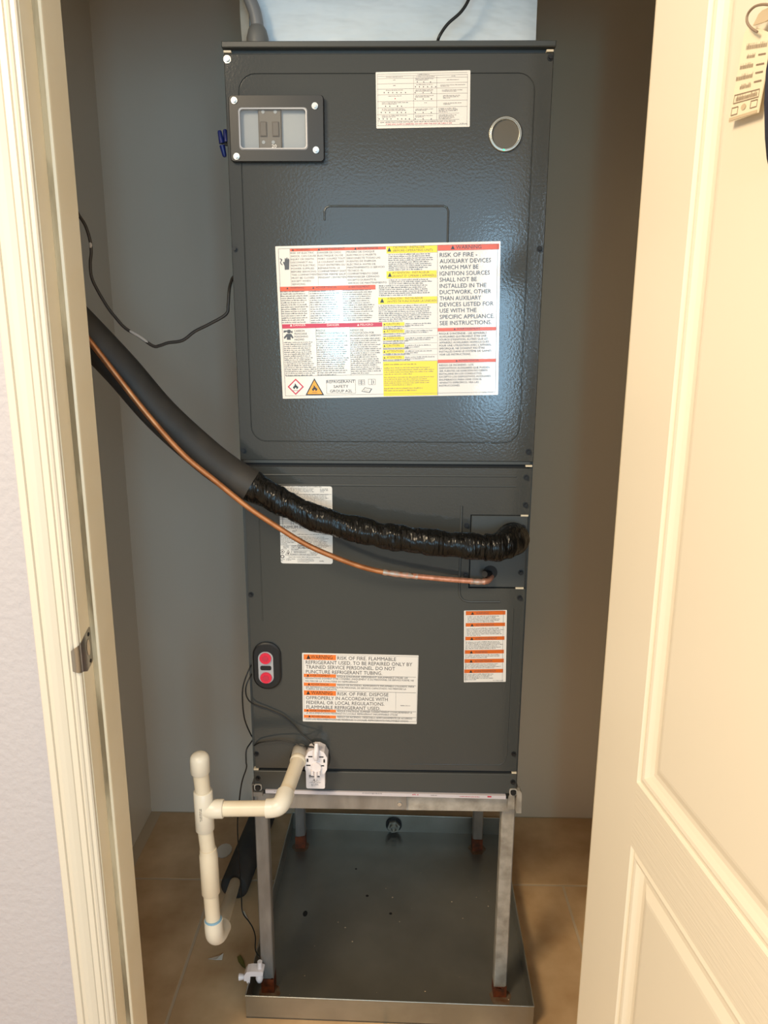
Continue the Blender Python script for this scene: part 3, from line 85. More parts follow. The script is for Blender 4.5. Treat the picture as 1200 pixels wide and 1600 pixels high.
M['tape'] = mat('black_vinyl_tape', (.004, .004, .004), .24, spec=.3, bump=.8, bscale=55, bdist=.006, stretch=(2.6, 1, .5))
M['copper'] = mat('aged_copper', (.42, .17, .07), .42, .75, col2=(.60, .27, .12), cscale=35)
M['copperb'] = mat('bright_copper', (.80, .38, .26), .38, .6, col2=(.55, .24, .15), cscale=90)
M['solder'] = mat('silver_brazing', (.45, .42, .38), .45, .6, col2=(.62, .33, .24), cscale=120)
M['pvc'] = mat('cream_pvc', (.74, .66, .52), .38, col2=(.70, .60, .45), cscale=12)
M['pvcw'] = mat('white_pvc', (.76, .70, .59), .34)
M['pvcg'] = mat('grey_pvc', (.48, .44, .38), .42)
M['blueprimer'] = mat('blue_primer', (.20, .36, .50), .5)
M['whiteplastic'] = mat('white_plastic', (.82, .76, .77), .3)
M['steel'] = mat('zinc_screw', (.62, .62, .60), .28, .9)
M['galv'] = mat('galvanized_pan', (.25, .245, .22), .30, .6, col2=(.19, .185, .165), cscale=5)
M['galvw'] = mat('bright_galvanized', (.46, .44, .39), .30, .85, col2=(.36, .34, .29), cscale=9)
M['stand'] = mat('weathered_grey_steel', (.36, .33, .30), .5, .45, col2=(.25, .225, .20), cscale=28, cstretch=(1, 1, .3))
M['standw'] = mat('whitish_grey_steel', (.52, .49, .44), .5, .35, col2=(.34, .31, .27), cscale=40)
M['rust'] = mat('rust', (.20, .045, .012), .85, col2=(.07, .025, .012), cscale=70)
M['ruststain'] = mat('rust_stained_zinc', (.16, .075, .035), .5, .3, col2=(.22, .17, .12), cscale=60)
M['closet'] = mat('closet_wall_paint', (.77, .69, .57), .36, bump=.05, bscale=90, bdist=.002)
M['roomwall'] = mat('textured_wall_paint', (.50, .470, .49), .55, bump=.55, bscale=95, bdist=.003)
M['cream'] = mat('cream_gloss_paint', (.70, .64, .53), .38, bump=.04, bscale=40, bdist=.002)
M['jamb'] = mat('jamb_cream_paint', (.87, .77, .58), .42, col2=(.85, .74, .54), cscale=15)
M['dirt'] = mat('grimy_paint_line', (.26, .20, .12), .8, col2=(.60, .49, .32), cscale=30, cstretch=(1, 1, .2), clo=.40, chi=.60, spec=.1)
M['door'] = mat('door_paint', (.82, .74, .60), .42)
M['doorgrain'] = mat('door_paint_cross_grain', (.82, .74, .60), .42, bump=.35, bscale=60, bdist=.0015, stretch=(.25, .25, 6))
M['tile'] = mat('brown_ceramic_tile', (.46, .275, .13), .42, col2=(.74, .52, .30), cscale=7, detail=8, bump=.08, bscale=60, clo=.3, chi=.7)
M['grout'] = mat('tan_grout', (.58, .46, .32), .8)
M['plenum'] = mat('white_mastic', (.80, .86, .90), .5, col2=(.70, .77, .81), cscale=9, bump=.6, bscale=26, bdist=.012, stretch=(.6, 1, 1.6))
M['board'] = mat('raw_duct_board', (.55, .49, .40), .7, col2=(.40, .34, .26), cscale=30)
M['conduit'] = mat('grey_conduit', (.21, .21, .215), .4)
M['connector'] = mat('grey_connector', (.15, .15, .145), .45)
M['wire'] = mat('black_wire', (.008, .008, .008), .4)
M['brown'] = mat('brown_cable_jacket', (.055, .043, .034), .45)
M['splash'] = mat('white_paint_splash', (.62, .56, .50), .6)
M['blue'] = mat('blue_wire_nut', (.012, .022, .15), .4)
M['red'] = mat('red_plastic_plug', (.75, .02, .06), .35)
M['grey'] = mat('light_grey_plastic', (.42, .42, .44), .4)
M['cavity'] = mat('pale_grey_cavity', (.42, .44, .45), .45)
M['breaker'] = mat('taupe_breaker', (.17, .145, .115), .45)
M['breakerd'] = mat('dark_breaker', (.14, .115, .09), .5)
M['tanglass'] = mat('smoky_tan_disc', (.10, .085, .06), .2)
M['led'] = mat('green_led', (.0, .5, .2), .3, emit=(.05, 1, .35))
M['paper'] = mat('white_paper', (.75, .70, .62), .6)
M['tag'] = mat('cream_paper_tag', (.86, .76, .56), .5)
M['tagink'] = mat('tag_ink', (.28, .20, .14), .5)
M['tagshade'] = mat('tag_tan_print', (.60, .48, .32), .5)
M['navy'] = mat('navy_knit', (.012, .016, .045), .9, bump=.5, bscale=500)
M['leaf'] = mat('olive_leaf', (.14, .12, .02), .6)
M['strip'] = mat('lilac_white_plastic', (.62, .57, .60), .4)
M['tab'] = mat('cream_gasket', (.72, .63, .48), .6)
M['bronze'] = mat('dark_chrome_strike', (.42, .38, .34), .22, .9)
M['hole'] = mat('shadowed_wood', (.62, .50, .36), .6)
gl = bpy.data.materials.new('clear_window_plastic'); gl.use_nodes = True
_n = gl.node_tree.nodes; _n.clear()
_o = _n.new('ShaderNodeOutputMaterial'); _t = _n.new('ShaderNodeBsdfTransparent'); _g = _n.new('ShaderNodeBsdfGlossy'); _x = _n.new('ShaderNodeMixShader')
_g.inputs['Roughness'].default_value = .08; _x.inputs[0].default_value = .13; _t.inputs[0].default_value = (.88, .90, .92, 1)
for a, b_ in ((_t.outputs[0], _x.inputs[1]), (_g.outputs[0], _x.inputs[2]), (_x.outputs[0], _o.inputs[0])): gl.node_tree.links.new(a, b_)
M['glass'] = gl

# ------------------------------------------------------------------ mesh builder
class MB:
    def __init__(s): s.v = []; s.f = []; s.sm = []
    def add(s, vs, fs, smooth=False):
        k = len(s.v); s.v += [tuple(v) for v in vs]; s.f += [tuple(i + k for i in f) for f in fs]; s.sm += [smooth]*len(fs); return s
    def box(s, x0, x1, y0, y1, z0, z1, bev=0):
        if bev:
            b = bev; V = []; F = []
            def ring(x, X, z, Z, y): return [(x, y, z), (X, y, z), (X, y, Z), (x, y, Z)]
            R = [ring(x0+b, x1-b, z0+b, z1-b, y0), ring(x0, x1, z0, z1, y0+b), ring(x0, x1, z0, z1, y1-b), ring(x0+b, x1-b, z0+b, z1-b, y1)]
            for r in R: V += r
            F.append((0, 1, 2, 3)); F.append((15, 14, 13, 12))
            for k in range(3):
                for i in range(4):
                    j = (i+1) % 4; F.append((k*4+i, k*4+4+i, k*4+4+j, k*4+j))
            return s.add(V, F)
        V = [(x, y, z) for x in (x0, x1) for y in (y0, y1) for z in (z0, z1)]
        return s.add(V, [(0, 1, 3, 2), (4, 6, 7, 5), (0, 4, 5, 1), (2, 3, 7, 6), (0, 2, 6, 4), (1, 5, 7, 3)])
    def tube(s, pts, r, n=14, caps=True, mod=None, smooth=True):
        P = [Vector(p) for p in pts]; m = len(P)
        if not isinstance(r, (list, tuple)): r = [r]*m
        V = []; F = []; up = None
        for i in range(m):
            t = (P[min(i+1, m-1)] - P[max(i-1, 0)]).normalized()
            if up is None:
                a = Vector((0, 0, 1)) if abs(t.z) < .9 else Vector((0, 1, 0)); up = (a - t*a.dot(t)).normalized()
            else: up = (up - t*up.dot(t)).normalized()
            w = t.cross(up)
            for j in range(n):
                a = 2*pi*j/n; rr = r[i]*(mod(i, j, a) if mod else 1)
                V.append(P[i] + (up*cos(a) + w*sin(a))*rr)
        for i in range(m-1):
            for j in range(n):
                F.append((i*n+j, i*n+(j+1) % n, (i+1)*n+(j+1) % n, (i+1)*n+j))
        s.add(V, F, smooth)
        if caps: s.add(V[:n], [tuple(range(n))[::-1]]); s.add(V[-n:], [tuple(range(n))])
        return s
    def poly(s, pts, d0, d1, ax='y'):
        """extruded outline: pts are (x, z) pairs, from y=d0 (front) to y=d1"""
        n = len(pts)
        V = [(p[0], d0, p[1]) for p in pts] + [(p[0], d1, p[1]) for p in pts]
        F = [tuple(range(n)), tuple(range(2*n-1, n-1, -1))] + [(i, i+n, (i+1) % n+n, (i+1) % n) for i in range(n)]
        return s.add(V, F)
    def disc(s, x, z, r, y0, y1, n=20, dx=0): return s.poly([(x+r*cos(2*pi*i/n), z+r*sin(2*pi*i/n)) for i in range(n)], y0, y1)
    def rings(s, loops, closed_end=True, smooth=False):
        n = len(loops[0]); V = []; F = []
        for l in loops: V += l
        for k in range(len(loops)-1):
            for i in range(n):
                j = (i+1) % n; F.append((k*n+i, k*n+j, k*n+n+j, k*n+n+i))
        if closed_end: F.append(tuple(range((len(loops)-1)*n, len(loops)*n)))
        return s.add(V, F, smooth)
    def build(s, name, m, parent=None, loc=None):
        me = bpy.data.meshes.new(name); me.from_pydata(s.v, [], s.f); me.update()
        me.polygons.foreach_set('use_smooth', s.sm)
        me.materials.append(M[m] if isinstance(m, str) else m)
        o = bpy.data.objects.new(name, me); COL.objects.link(o)
        if parent: o.parent = parent; o.matrix_parent_inverse = parent.matrix_world.inverted()
        return o
def rrect(x0, x1, z0, z1, r, k=5):
    P = []
    for cx, cz, a0 in ((x1-r, z1-r, 0), (x0+r, z1-r, 90), (x0+r, z0+r, 180), (x1-r, z0+r, 270)):
        for i in range(k+1): a = rad(a0+90*i/k); P.append((cx+r*cos(a), cz+r*sin(a)))
    return P
def smoothpath(pts, sub=5):
    P = [Vector(p) for p in pts]; out = []
    for i in range(len(P)-1):
        p0, p1, p2, p3 = P[max(i-1, 0)], P[i], P[i+1], P[min(i+2, len(P)-1)]
        for k in range(sub):
            t = k/sub
            out.append(.5*((2*p1) + (p2-p0)*t + (2*p0-5*p1+4*p2-p3)*t*t + (3*p1-p0-3*p2+p3)*t**3))
    out.append(P[-1]); return out
def tag(o, label=None, cat=None, group=None, kind=None):
    if label: o['label'] = label
    if cat: o['category'] = cat
    if group: o['group'] = group
    if kind: o['kind'] = kind
    return o
def thing(name, loc, label, cat, group=None):
    o = bpy.data.objects.new(name, None); COL.objects.link(o); o.location = loc; o.empty_display_size = .05
    bpy.context.view_layer.update()
    return tag(o, label, cat, group)
def struct(o): o['kind'] = 'structure'; return o
SCREW = {}
def screw(x, z, y, m, parent, r=.0052, name='screw', label=None):
    key = (m, r)
    if key not in SCREW:
        b = MB(); b.disc(0, 0, r*1.25, -.0012, .0008, 18); b.poly([(r*.82*cos(pi/3*i+.3), r*.82*sin(pi/3*i+.3)) for i in range(6)], -.0048, -.0010); b.disc(0, 0, r*.42, -.0052, -.0046, 12)
        me = bpy.data.meshes.new('screw'); me.from_pydata(b.v, [], b.f); me.materials.append(M[m]); SCREW[key] = me
    o = bpy.data.objects.new(name, SCREW[key]); COL.objects.link(o); o.parent = parent
    o.matrix_parent_inverse = parent.matrix_world.inverted(); o.location = (x, y, z)
    if label: o['label'] = label
    return o
# ------------------------------------------------------------------ flat print on labels
TXT = {}
def text_mesh(t):
    if t not in TXT:
        c = bpy.data.curves.new('print', 'FONT'); c.body = t; c.resolution_u = 2;  c.fill_mode = 'FRONT'
        o = bpy.data.objects.new('print', c); me = o.to_mesh()
        V = [tuple(v.co) for v in me.vertices]; F = [tuple(p.vertices) for p in me.polygons]
        o.to_mesh_clear(); bpy.data.objects.remove(o); bpy.data.curves.remove(c)
        xs = [v[0] for v in V]; x0, x1 = min(xs), max(xs)
        TXT[t] = ([(v[0]-x0, v[1]) for v in V], F, x1-x0)
    return TXT[t]
CAP = None
def cap_height():
    global CAP
    if CAP is None: V, F, w = text_mesh('H'); CAP = max(v[1] for v in V)
    return CAP
BAND = {'o': 'orange_band', 'or': 'orange_band', 'od': 'orange_band', 'y': 'yellow_band', 'r': 'red_band'}
class Sheet:
    """flat print laid out on a sheet in millimetres from its top-left corner"""
    def __init__(s, to3d): s.to3d = to3d; s.by = {}; s.k = 0; s.bands = []
    def face(s, c, pts, faces=None):
        s.k += 1; d = .0003 + s.k*2.5e-6
        b = s.by.setdefault(c, MB()); b.add([s.to3d(p[0], p[1], d) for p in pts], faces or [tuple(range(len(pts)))])
    def R(s, c, a0, b0, a1, b1):
        q = [(a0, b0), (a0, b1), (a1, b1), (a1, b0)]
        if c in BAND and a1-a0 > 12 and b1-b0 > 2:
            s.k += 1; d = .0003 + s.k*2.5e-6; b = MB(); b.add([s.to3d(x, y, d) for x, y in q], [(0, 1, 2, 3)]); s.bands.append((c, b))
        else: s.face(c, q)
    def F(s, c, a0, b0, a1, b1, w=.35):
        s.R(c, a0, b0, a1, b0+w); s.R(c, a0, b1-w, a1, b1); s.R(c, a0, b0, a0+w, b1); s.R(c, a1-w, b0, a1, b1)
    def P(s, c, *pts): s.face(c, pts)
    def T(s, c, t, a, b, w, h):
        V, Fc, tw = text_mesh(t); sx = w/tw; sy = h/cap_height()
        s.face(c, [(a+x*sx, b+h-y*sy) for x, y in V], Fc)
    def G(s, c, a0, b0, a1, b1, n):
        """lines of print too small to read: broken strokes"""
        n = int(n); p = (b1-b0)/n; lw = max(.62, min(p*.42, 1.1)); b = s.by.setdefault(c, MB())
        s.k += 1; d = .0003 + s.k*2.5e-6
        for i in range(n):
            a = a0; end = a1 if n == 1 else a0 + (a1-a0)*(random.uniform(.82, 1.0) if i < n-1 else random.uniform(.35, .9))
            yb = b0 + (i+.80)*p
            while a < end:
                for k in range(random.randint(2, 9)):
                    if a > end: break
                    hh = p*random.choice((.38, .38, .42, .60)); w = lw*random.uniform(.45, .70)
                    b.add([s.to3d(x, y, d) for x, y in ((a, yb-hh), (a, yb), (a+w, yb), (a+w, yb-hh))], [(0, 1, 2, 3)])
                    a += lw
                a += lw*.8
    def run(s, els):
        for e in els: getattr(s, e[0])(*e[1:])
    def build(s, parent, names=None):
        for c, b in s.bands: b.build(BAND[c], 'ink_'+c, parent)
        for c, b in s.by.items():
            o = b.build({'k': 'lettering', 't': 'small_print', 'w': 'white_print', 'r': 'red_print'}.get(c, 'colour_print'), 'ink_'+c, parent); o['kind'] = 'stuff'
def wall_label(name, d, parent, m, label, y=0.0, corner=.0012):
    c, n = cos(d['ang']), sin(d['ang'])
    def to3d(a, b, e): a *= .001; b *= .001; return (d['x']+a*c+b*n, y-.0006-e, d['z']+a*n-b*c)
    w, h = d['w'], d['h']
    pts = rrect(0, w, -h, 0, corner, 3)
    pts = [(d['x']+p[0]*c-p[1]*n, d['z']+p[0]*n+p[1]*c) for p in pts]
    o = MB().poly(pts, y-.0006, y+.0004).build(name, m, parent); o['label'] = label
    s = Sheet(to3d); s.run(d['e']); s.build(o); return o
def bead(pts, r=.0016, y=0.0): return MB().tube([(p[0], y, p[1]) for p in pts], r, 8)
# ================================================================== THE SETTING
struct(MB().box(-2.6, 2.2, .675, .78, 0, 2.6).build('wall_back', 'closet'))
struct(MB().box(-.85, -.732, -.252, .675, 0, 2.6).build('wall_left', 'closet'))
struct(MB().box(.70, .82, -.252, .675, 0, 2.6).build('wall_right', 'closet'))
struct(MB().box(-.85, .82, -.344, .78, 2.44, 2.56).build('ceiling', 'closet'))
struct(MB().box(-2.6, -.447, -.344, -.252, 0, 2.6).build('wall_front', 'roomwall'))
struct(MB().box(.385, 2.2, -.344, -.252, 0, 2.6).build('wall_front_right', 'roomwall'))
struct(MB().box(-.447, .385, -.344, -.252, 2.06, 2.6).build('wall_front_header', 'roomwall'))
# floor: a grout bed with the tiles laid on it
floor = struct(MB().box(-2.6, 2.2, -4.5, .78, -.12, -.0008).build('floor', 'grout'))
tile_mesh = {}
def tile(x0, x1, y0, y1):
    k = (round(x1-x0, 3), round(y1-y0, 3))
    if k not in tile_mesh:
        b = MB(); e = .002; W, H = x1-x0, y1-y0
        b.add([(e, e, 0), (W-e, e, 0), (W-e, H-e, 0), (e, H-e, 0), (0, 0, -.002), (W, 0, -.002), (W, H, -.002), (0, H, -.002), (0, 0, -.006), (W, 0, -.006), (W, H, -.006), (0, H, -.006)],
              [(0, 1, 2, 3)] + [(i, i+4, (i+1) % 4+4, (i+1) % 4) for i in range(4)] + [(i+4, i+8, (i+1) % 4+8, (i+1) % 4+4) for i in range(4)])
        me = bpy.data.meshes.new('tile'); me.from_pydata(b.v, [], b.f); me.materials.append(M['tile']); tile_mesh[k] = me
    o = bpy.data.objects.new('tile', tile_mesh[k]); COL.objects.link(o); o.parent = floor; o.location = (x0, y0, 0)
rows = [(.385, .675, .2345), (-.084, .385, 0.004), (-.553, -.084, .2345), (-1.022, -.553, 0.004)]
for ra, rb, off in rows:
    for k in range(-4, 4):
        xa = off + k*.469; xb = xa + .469
        lo, hi = (-.732, .70) if ra > -.3 else (-1.4, 1.4)
        xa, xb = max(xa, lo), min(xb, hi)
        if xb - xa > .03: tile(xa+.002, xb-.002, ra+.002, rb-.002)
# left door casing, moulded profile swept up the wall
CX0, CW = -.4905, .0585
prof = [(0, 0), (0, .013), (.03, .0145), (.18, .0145), (.200, .0115), (.225, .0132), (.33, .0150), (.45, .0130), (.56, .0098), (.580, .0078), (.6, .0105), (.74, .0108), (.757, .0082), (.78, .0102), (.83, .0112), (.87, .0098), (.885, .0076), (.97, .0076), (1, .0058), (1, 0)]
b = MB(); n = len(prof)
V = [(CX0+CW*t, -.344-h, z) for z in (0.0, 2.12) for t, h in prof]
b.add(V, [(i, i+1, n+i+1, n+i) for i in range(n-1)])
struct(b.build('trim_1', 'cream'))
# left jamb: reveal, stop and closet edge
b = MB().box(-.449, -.431, -.3445, -.250, 0, 2.05); jamb = struct(b.build('trim_2', 'jamb'))
b = MB(); pr = [(-.431, -.309), (-.4285, -.3105), (-.424, -.3105), (-.4205, -.309), (-.42, -.306), (-.42, -.2515), (-.4215, -.250), (-.431, -.250)]
b.add([(x, y, z) for z in (0, 2.04) for x, y in pr], [(i, i+1, 9+i, 8+i) for i in range(7)]); b.build('door_stop', 'jamb', jamb)
b = MB().box(-.4308, -.4238, -.3111, -.3095, 0, 2.04); o = b.build('grime_line', 'dirt', jamb); o['label'] = 'dark grimy line where the door meets the stop'
struct(MB().box(.345, .385, -.344, -.250, 0, 2.05).build('trim_3', 'jamb'))
struct(MB().box(-.449, .385, -.344, -.250, 2.045, 2.075).build('trim_4', 'jamb'))
# strike plate on the jamb reveal, its curved lip wrapped round the edge
b = MB(); xj = -.4302
pts = [(-.347, 1.000), (-.333, 1.006), (-.3145, 1.0125), (-.3115, 1.010), (-.3115, .960), (-.3145, .957), (-.333, .951), (-.347, .957)]
b.add([(xj, y, z) for y, z in pts] + [(xj-.001, y, z) for y, z in pts], [tuple(range(8))[::-1]] + [(i, (i+1) % 8, (i+1) % 8+8, i+8) for i in range(8)])
lip = []
for k in range(6):
    t = k/5; a = t*1.35
    lip.append((xj - .012*(1-cos(a))-.0005*t, -.347-.012*sin(a), .978, .0215-.006*t*t))
V = []; F = []
for x, y, zc, hh in lip:
    for j in range(7): V.append((x, y, zc + hh*(j/3-1)))
for i in range(5):
    for j in range(6): F.append((i*7+j, i*7+j+1, i*7+8+j, i*7+7+j))
b.add(V, F, True)
sp = b.build('strike_plate', 'bronze', jamb); sp['label'] = 'dark chrome strike plate with curved lip'
b = MB(); oval = [(cos(2*pi*i/20)*.0052, sin(2*pi*i/20)*.0125) for i in range(20)]
b.add([(xj+.0004, -.3235+u, .984+v) for u, v in oval], [tuple(range(20))]); b.build('latch_hole', 'hole', sp)
b = MB()
for z in (1.003, .9615): b.add([(xj+.0004, -.3195+.003*cos(2*pi*i/12), z+.003*sin(2*pi*i/12)) for i in range(12)], [tuple(range(12))])
b.build('screw_hole', 'dark', sp)
# ---- open panel door on the right
DA = rad(7); DE = Vector((sin(DA), -cos(DA), 0)); DN = Vector((-cos(DA), -sin(DA), 0)); DP = Vector((.3003, -.40, 0))
def dpt(s, z, n): return DP + DE*s + DN*n + Vector((0, 0, z))
DW, DH = .762, 2.03
door = MB()
def quadbox(mb, s0, s1, z0, z1, n0, n1):
    V = [dpt(s, z, n) for s in (s0, s1) for z in (z0, z1) for n in (n0, n1)]
    mb.add(V, [(0, 1, 3, 2), (4, 6, 7, 5), (0, 4, 5, 1), (2, 3, 7, 6), (0, 2, 6, 4), (1, 5, 7, 3)])
quadbox(door, 0, DW, .012, DH, -.035, -.012)
door = struct(door.build('door_1', 'door'))
ST = .116
panels = [(ST, DW-ST, .935-.035, 1.915), (ST, DW-ST, .25, .812)]
b = MB(); quadbox(b, 0, ST, .012, DH, -.0125, 0); b.build('stile', 'door', door)
b = MB(); quadbox(b, DW-ST, DW, .012, DH, -.0125, 0); b.build('stile', 'door', door)
for z0, z1 in ((.012, .25), (.812, .900), (1.915, DH)):
    b = MB(); quadbox(b, ST, DW-ST, z0, z1, -.0125, 0); b.build('rail', 'doorgrain', door)
for s0, s1, z0, z1 in panels:
    prof2 = [(0, 0), (.0025, -.0035), (.006, -.0030), (.010, -.0012), (.014, -.0020), (.019, -.0060), (.024, -.0085), (.030, -.0085), (.042, -.0035), (.046, -.0030)]
    b = MB(); b.rings([[dpt(s0+i, z0+i, d), dpt(s1-i, z0+i, d), dpt(s1-i, z1-i, d), dpt(s0+i, z1-i, d)] for i, d in prof2]); b.build('panel', 'door', door)
# ================================================================== AIR HANDLER
ah = thing('air_handler', (0, .27, .5345), 'tall charcoal steel air handler on a metal stand in the closet', 'air handler')
MB().box(-.2665, .2665, .0085, .535, .5345, 1.884).build('cabinet_shell', 'cabflat', ah)
b = MB().box(-.2672, .2672, -.0065, .54, 1.8795, 1.8885, .0012); b.build('top_rim', 'cabflat', ah)
def panel(x0, x1, z0, z1, y0, y1, groove=None, rr=.028, gd=.0016, gw=.0022):
    b = MB()
    if not groove: return b.box(x0, x1, y0, y1, z0, z1, .0012)
    gx0, gx1, gz0, gz1 = groove
    def lp(i, y): return [(p[0], y, p[1]) for p in rrect(gx0+i, gx1-i, gz0+i, gz1-i, rr-i, 6)]
    inner = lp(0, y0); cx, cz = (gx0+gx1)/2, (gz0+gz1)/2
    def outl(dx, y):
        out = []
        for k, p in enumerate(inner):
            q, i = divmod(k, 7); sx = 1 if q in (0, 3) else -1; sz = 1 if q in (0, 1) else -1
            xe = x1-dx if sx > 0 else x0+dx; ze = z1-dx if sz > 0 else z0+dx
            vert = (i < 3) == (q in (0, 2))
            if i == 3: out.append((xe, y, ze))
            else: out.append((xe, y, p[2]) if vert else (p[0], y, ze))
        return out
    b.rings([outl(0, y1), outl(0, y0+.0012), outl(.0012, y0), inner, lp(gw*.35, y0+gd), lp(gw*.7, y0+gd), lp(gw, y0+.0002)])
    return b
up = panel(-.2655, .2655, 1.2105, 1.8725, 0, .0085, (-.2440, .2385, 1.2440, 1.8440)).build('upper_panel', 'cab', ah)
MB().box(-.2600, .2600, .0005, .0086, 1.2055, 1.2104).build('panel_flange', 'cabflat', ah)
# low embossed bead round the big warning sheet
bp = [(-.106, 1.62), (-.106, 1.6345), (-.1035, 1.6400), (-.098, 1.6425), (.094, 1.6428), (.0995, 1.6405), (.102, 1.635), (.102, 1.585)]
bead([(x, z) for x, z in bp], .0018, .0004).build('embossed_bead', 'cab', up)
# coil compartment: upper cross strip, lower panel with a cut-out, pipe plate
b = MB()
lpoly = [(-.2600, .5855), (.2625, .5855), (.2625, .9695), (.1552, .9695), (.1552, 1.1118), (.2635, 1.1118), (.2635, 1.1985), (-.2600, 1.1985)]
b.poly(lpoly, 0, .0085); lower = b.build('lower_panel', 'cab', ah)
# two long pressed ribs under the seam, and the bead round the pipe plate
for z in (1.1835, 1.1650):
    bead([(-.250, z), (.2360, z+.0004)], .0020, .0006).build('embossed_rib', 'cabflat', lower)
bead([(.1385, 1.128), (.1385, 1.00), (.1385, .962), (.1405, .953), (.1455, .9465), (.153, .9435), (.16, .9425), (.2160, .9432)], .0026, .0006).build('embossed_bead', 'cabflat', lower)
bead([(.2418, .93), (.2418, .622), (.2400, .610), (.2350, .602), (.2280, .599), (.05, .598)], .0011, .0003).build('embossed_bead', 'cab', lower)
bead([(-.2350, 1.12), (-.2350, .90)], .0011, .0003).build('embossed_bead', 'cab', lower)
pp = MB().box(.1572, .2612, .0012, .0090, .9715, 1.1100, .0010).build('pipe_plate', 'cabflat', ah)
MB().box(-.2645, .2645, .0004, .0085, .5345, .5780, .0012).build('bottom_rail', 'cabflat', ah)
MB().box(-.2600, .2600, .0060, .0086, .5345, 1.2100).build('recess_backing', 'dark', ah)
# gasket tabs that show in the joints
for x0, x1, z in ((-.2652, -.2535, 1.8755), (.2535, .2645, 1.8755), (.2520, .2635, 1.2030), (.2475, .2610, 1.1108), (.2440, .2590, .9705), (-.2640, -.2545, .5818), (.2535, .2630, .5818)):
    MB().box(x0, x1, -.0008, .0084, z-.0016, z+.0016).build('gasket_tab', 'tab', ah)
screw(-.2600, 1.8641, 0, 'steel', ah, .0048, label='shiny silver screw at the top left corner')
for x, z in ((.2598, 1.8655), (-.2598, 1.574), (.2577, 1.5749), (-.2583, 1.2285), (.2555, 1.2290), (.2537, 1.182), (.2549, 1.1308), (-.2559, .9526), (-.2575, .6163), (.2555, .624), (.2526, .9515), (.1485, 1.0913), (.1489, .996), (-.2565, .5617), (.2566, .5612)):
    screw(x, z, -.0002, 'rubber', ah, .0040)
for z in (1.0885, 1.0008): screw(.2525, z, .0010, 'rubber', ah, .0040)
# breaker window: frame, cavity, breaker with toggles, clear cover, four bright screws
fo = rrect(-.2588, -.1040, 1.7095, 1.8090, .005, 4); fi = rrect(-.2440, -.1305, 1.7270, 1.7910, .006, 4)
b = MB(); b.rings([[(x, 0, z) for x, z in fo], [(x, -.0085, z) for x, z in fo], [(x*.985-.0027, -.0105, (z-1.759)*.985+1.759) for x, z in fo], [(x, -.0105, z) for x, z in fi], [(x, -.0005, z) for x, z in fi]], closed_end=False)
fr = b.build('breaker_window_frame', 'blackplastic', ah)
MB().box(-.246, -.1285, -.0009, -.0003, 1.725, 1.793).build('cavity', 'cavity', fr)
MB().box(-.2120, -.1740, -.0065, -.0009, 1.7275, 1.7895, .0015).build('circuit_breaker', 'breaker', fr)
for x in (-.2035, -.1835): MB().box(x-.0055, x+.0055, -.0092, -.0064, 1.7480, 1.7700, .0012).build('breaker_toggle', 'breakerd', fr)
for x, z in ((-.2035, 1.785), (-.1835, 1.785), (-.2040, 1.7395), (-.1880, 1.7395)): MB().disc(x, z, .0028, -.0072, -.0064, 12).build('terminal', 'cavity', fr)
b = MB(); b.rings([[(x, -.0096, z) for x, z in rrect(-.2440, -.1305, 1.7270, 1.7910, .006, 4)], [(x, -.0112, z) for x, z in rrect(-.2415, -.1330, 1.7295, 1.7885, .006, 4)]]); b.build('clear_cover', 'glass', fr)
b = MB(); b.rings([[(x, -.0100, z) for x, z in rrect(-.2440, -.1305, 1.7270, 1.7910, .006, 4)], [(x, -.0116, z) for x, z in rrect(-.2428, -.1317, 1.7282, 1.7898, .006, 4)], [(x, -.0113, z) for x, z in rrect(-.2410, -.1335, 1.7300, 1.7880, .005, 4)]], closed_end=False); b.build('cover_edge', 'grey', fr)
s = Sheet(lambda a, b_, e: (-.1900+a*.001, -.0116-e, 1.7350-b_*.001)); s.T('w', '20', 0, 0, 8, 5); s.build(fr)
for x, z in ((-.2492, 1.8008), (-.1183, 1.7925), (-.2487, 1.7172), (-.1176, 1.7268)): screw(x, z, -.0105, 'steel', fr, .0042, label='bright zinc screw')
# round sight glass with its indicator light
b = MB(); R_ = lambda r, y: [(.1925+r*cos(2*pi*i/40), y, 1.7527+r*sin(2*pi*i/40)) for i in range(40)]
b.rings([R_(.0275, 0), R_(.0270, -.0030), R_(.0255, -.0042), R_(.0242, -.0030), R_(.0236, -.0038), R_(.0222, -.0038), R_(.0215, -.0005)], closed_end=False, smooth=True)
sg = b.build('sight_glass', 'galvw', ah); MB().disc(.1925, 1.7527, .0222, -.0008, .0004, 36).build('smoky_lens', 'tanglass', sg)
MB().disc(.1905, 1.7283, .0013, -.0052, -.0035, 10).build('indicator_light', 'led', sg)
# capped service ports
b = MB(); g1 = rrect(-.2565, -.2020, .7600, .8570, .026, 8); g2 = rrect(-.2535, -.2050, .7630, .8540, .0235, 8)
b.rings([[(x, 0, z) for x, z in g1], [(x, -.004, z) for x, z in g1], [(x, -.006, z) for x, z in g2]]); port = b.build('service_port', 'rubber', ah)
g3 = rrect(-.2455, -.2165, .7735, .8390, .0135, 8); MB().poly(g3, -.0075, -.005).build('port_plate', 'grey', port)
for z in (.8262, .7859):
    x = -.2310; MB().disc(x, z, .0112, -.0105, -.0070, 24).build('red_plug', 'red', port)
    MB().poly([(x+(.0072 if i % 2 else .0048)*cos(pi*i/8), z+(.0072 if i % 2 else .0048)*sin(pi*i/8)) for i in range(16)], -.0112, -.0104).build('plug_socket', 'ink_r', port)
MB().poly(rrect(-.2415, -.2205, .8015, .8105, .003, 3), -.0085, -.0070).build('port_bridge', 'rubber', port)
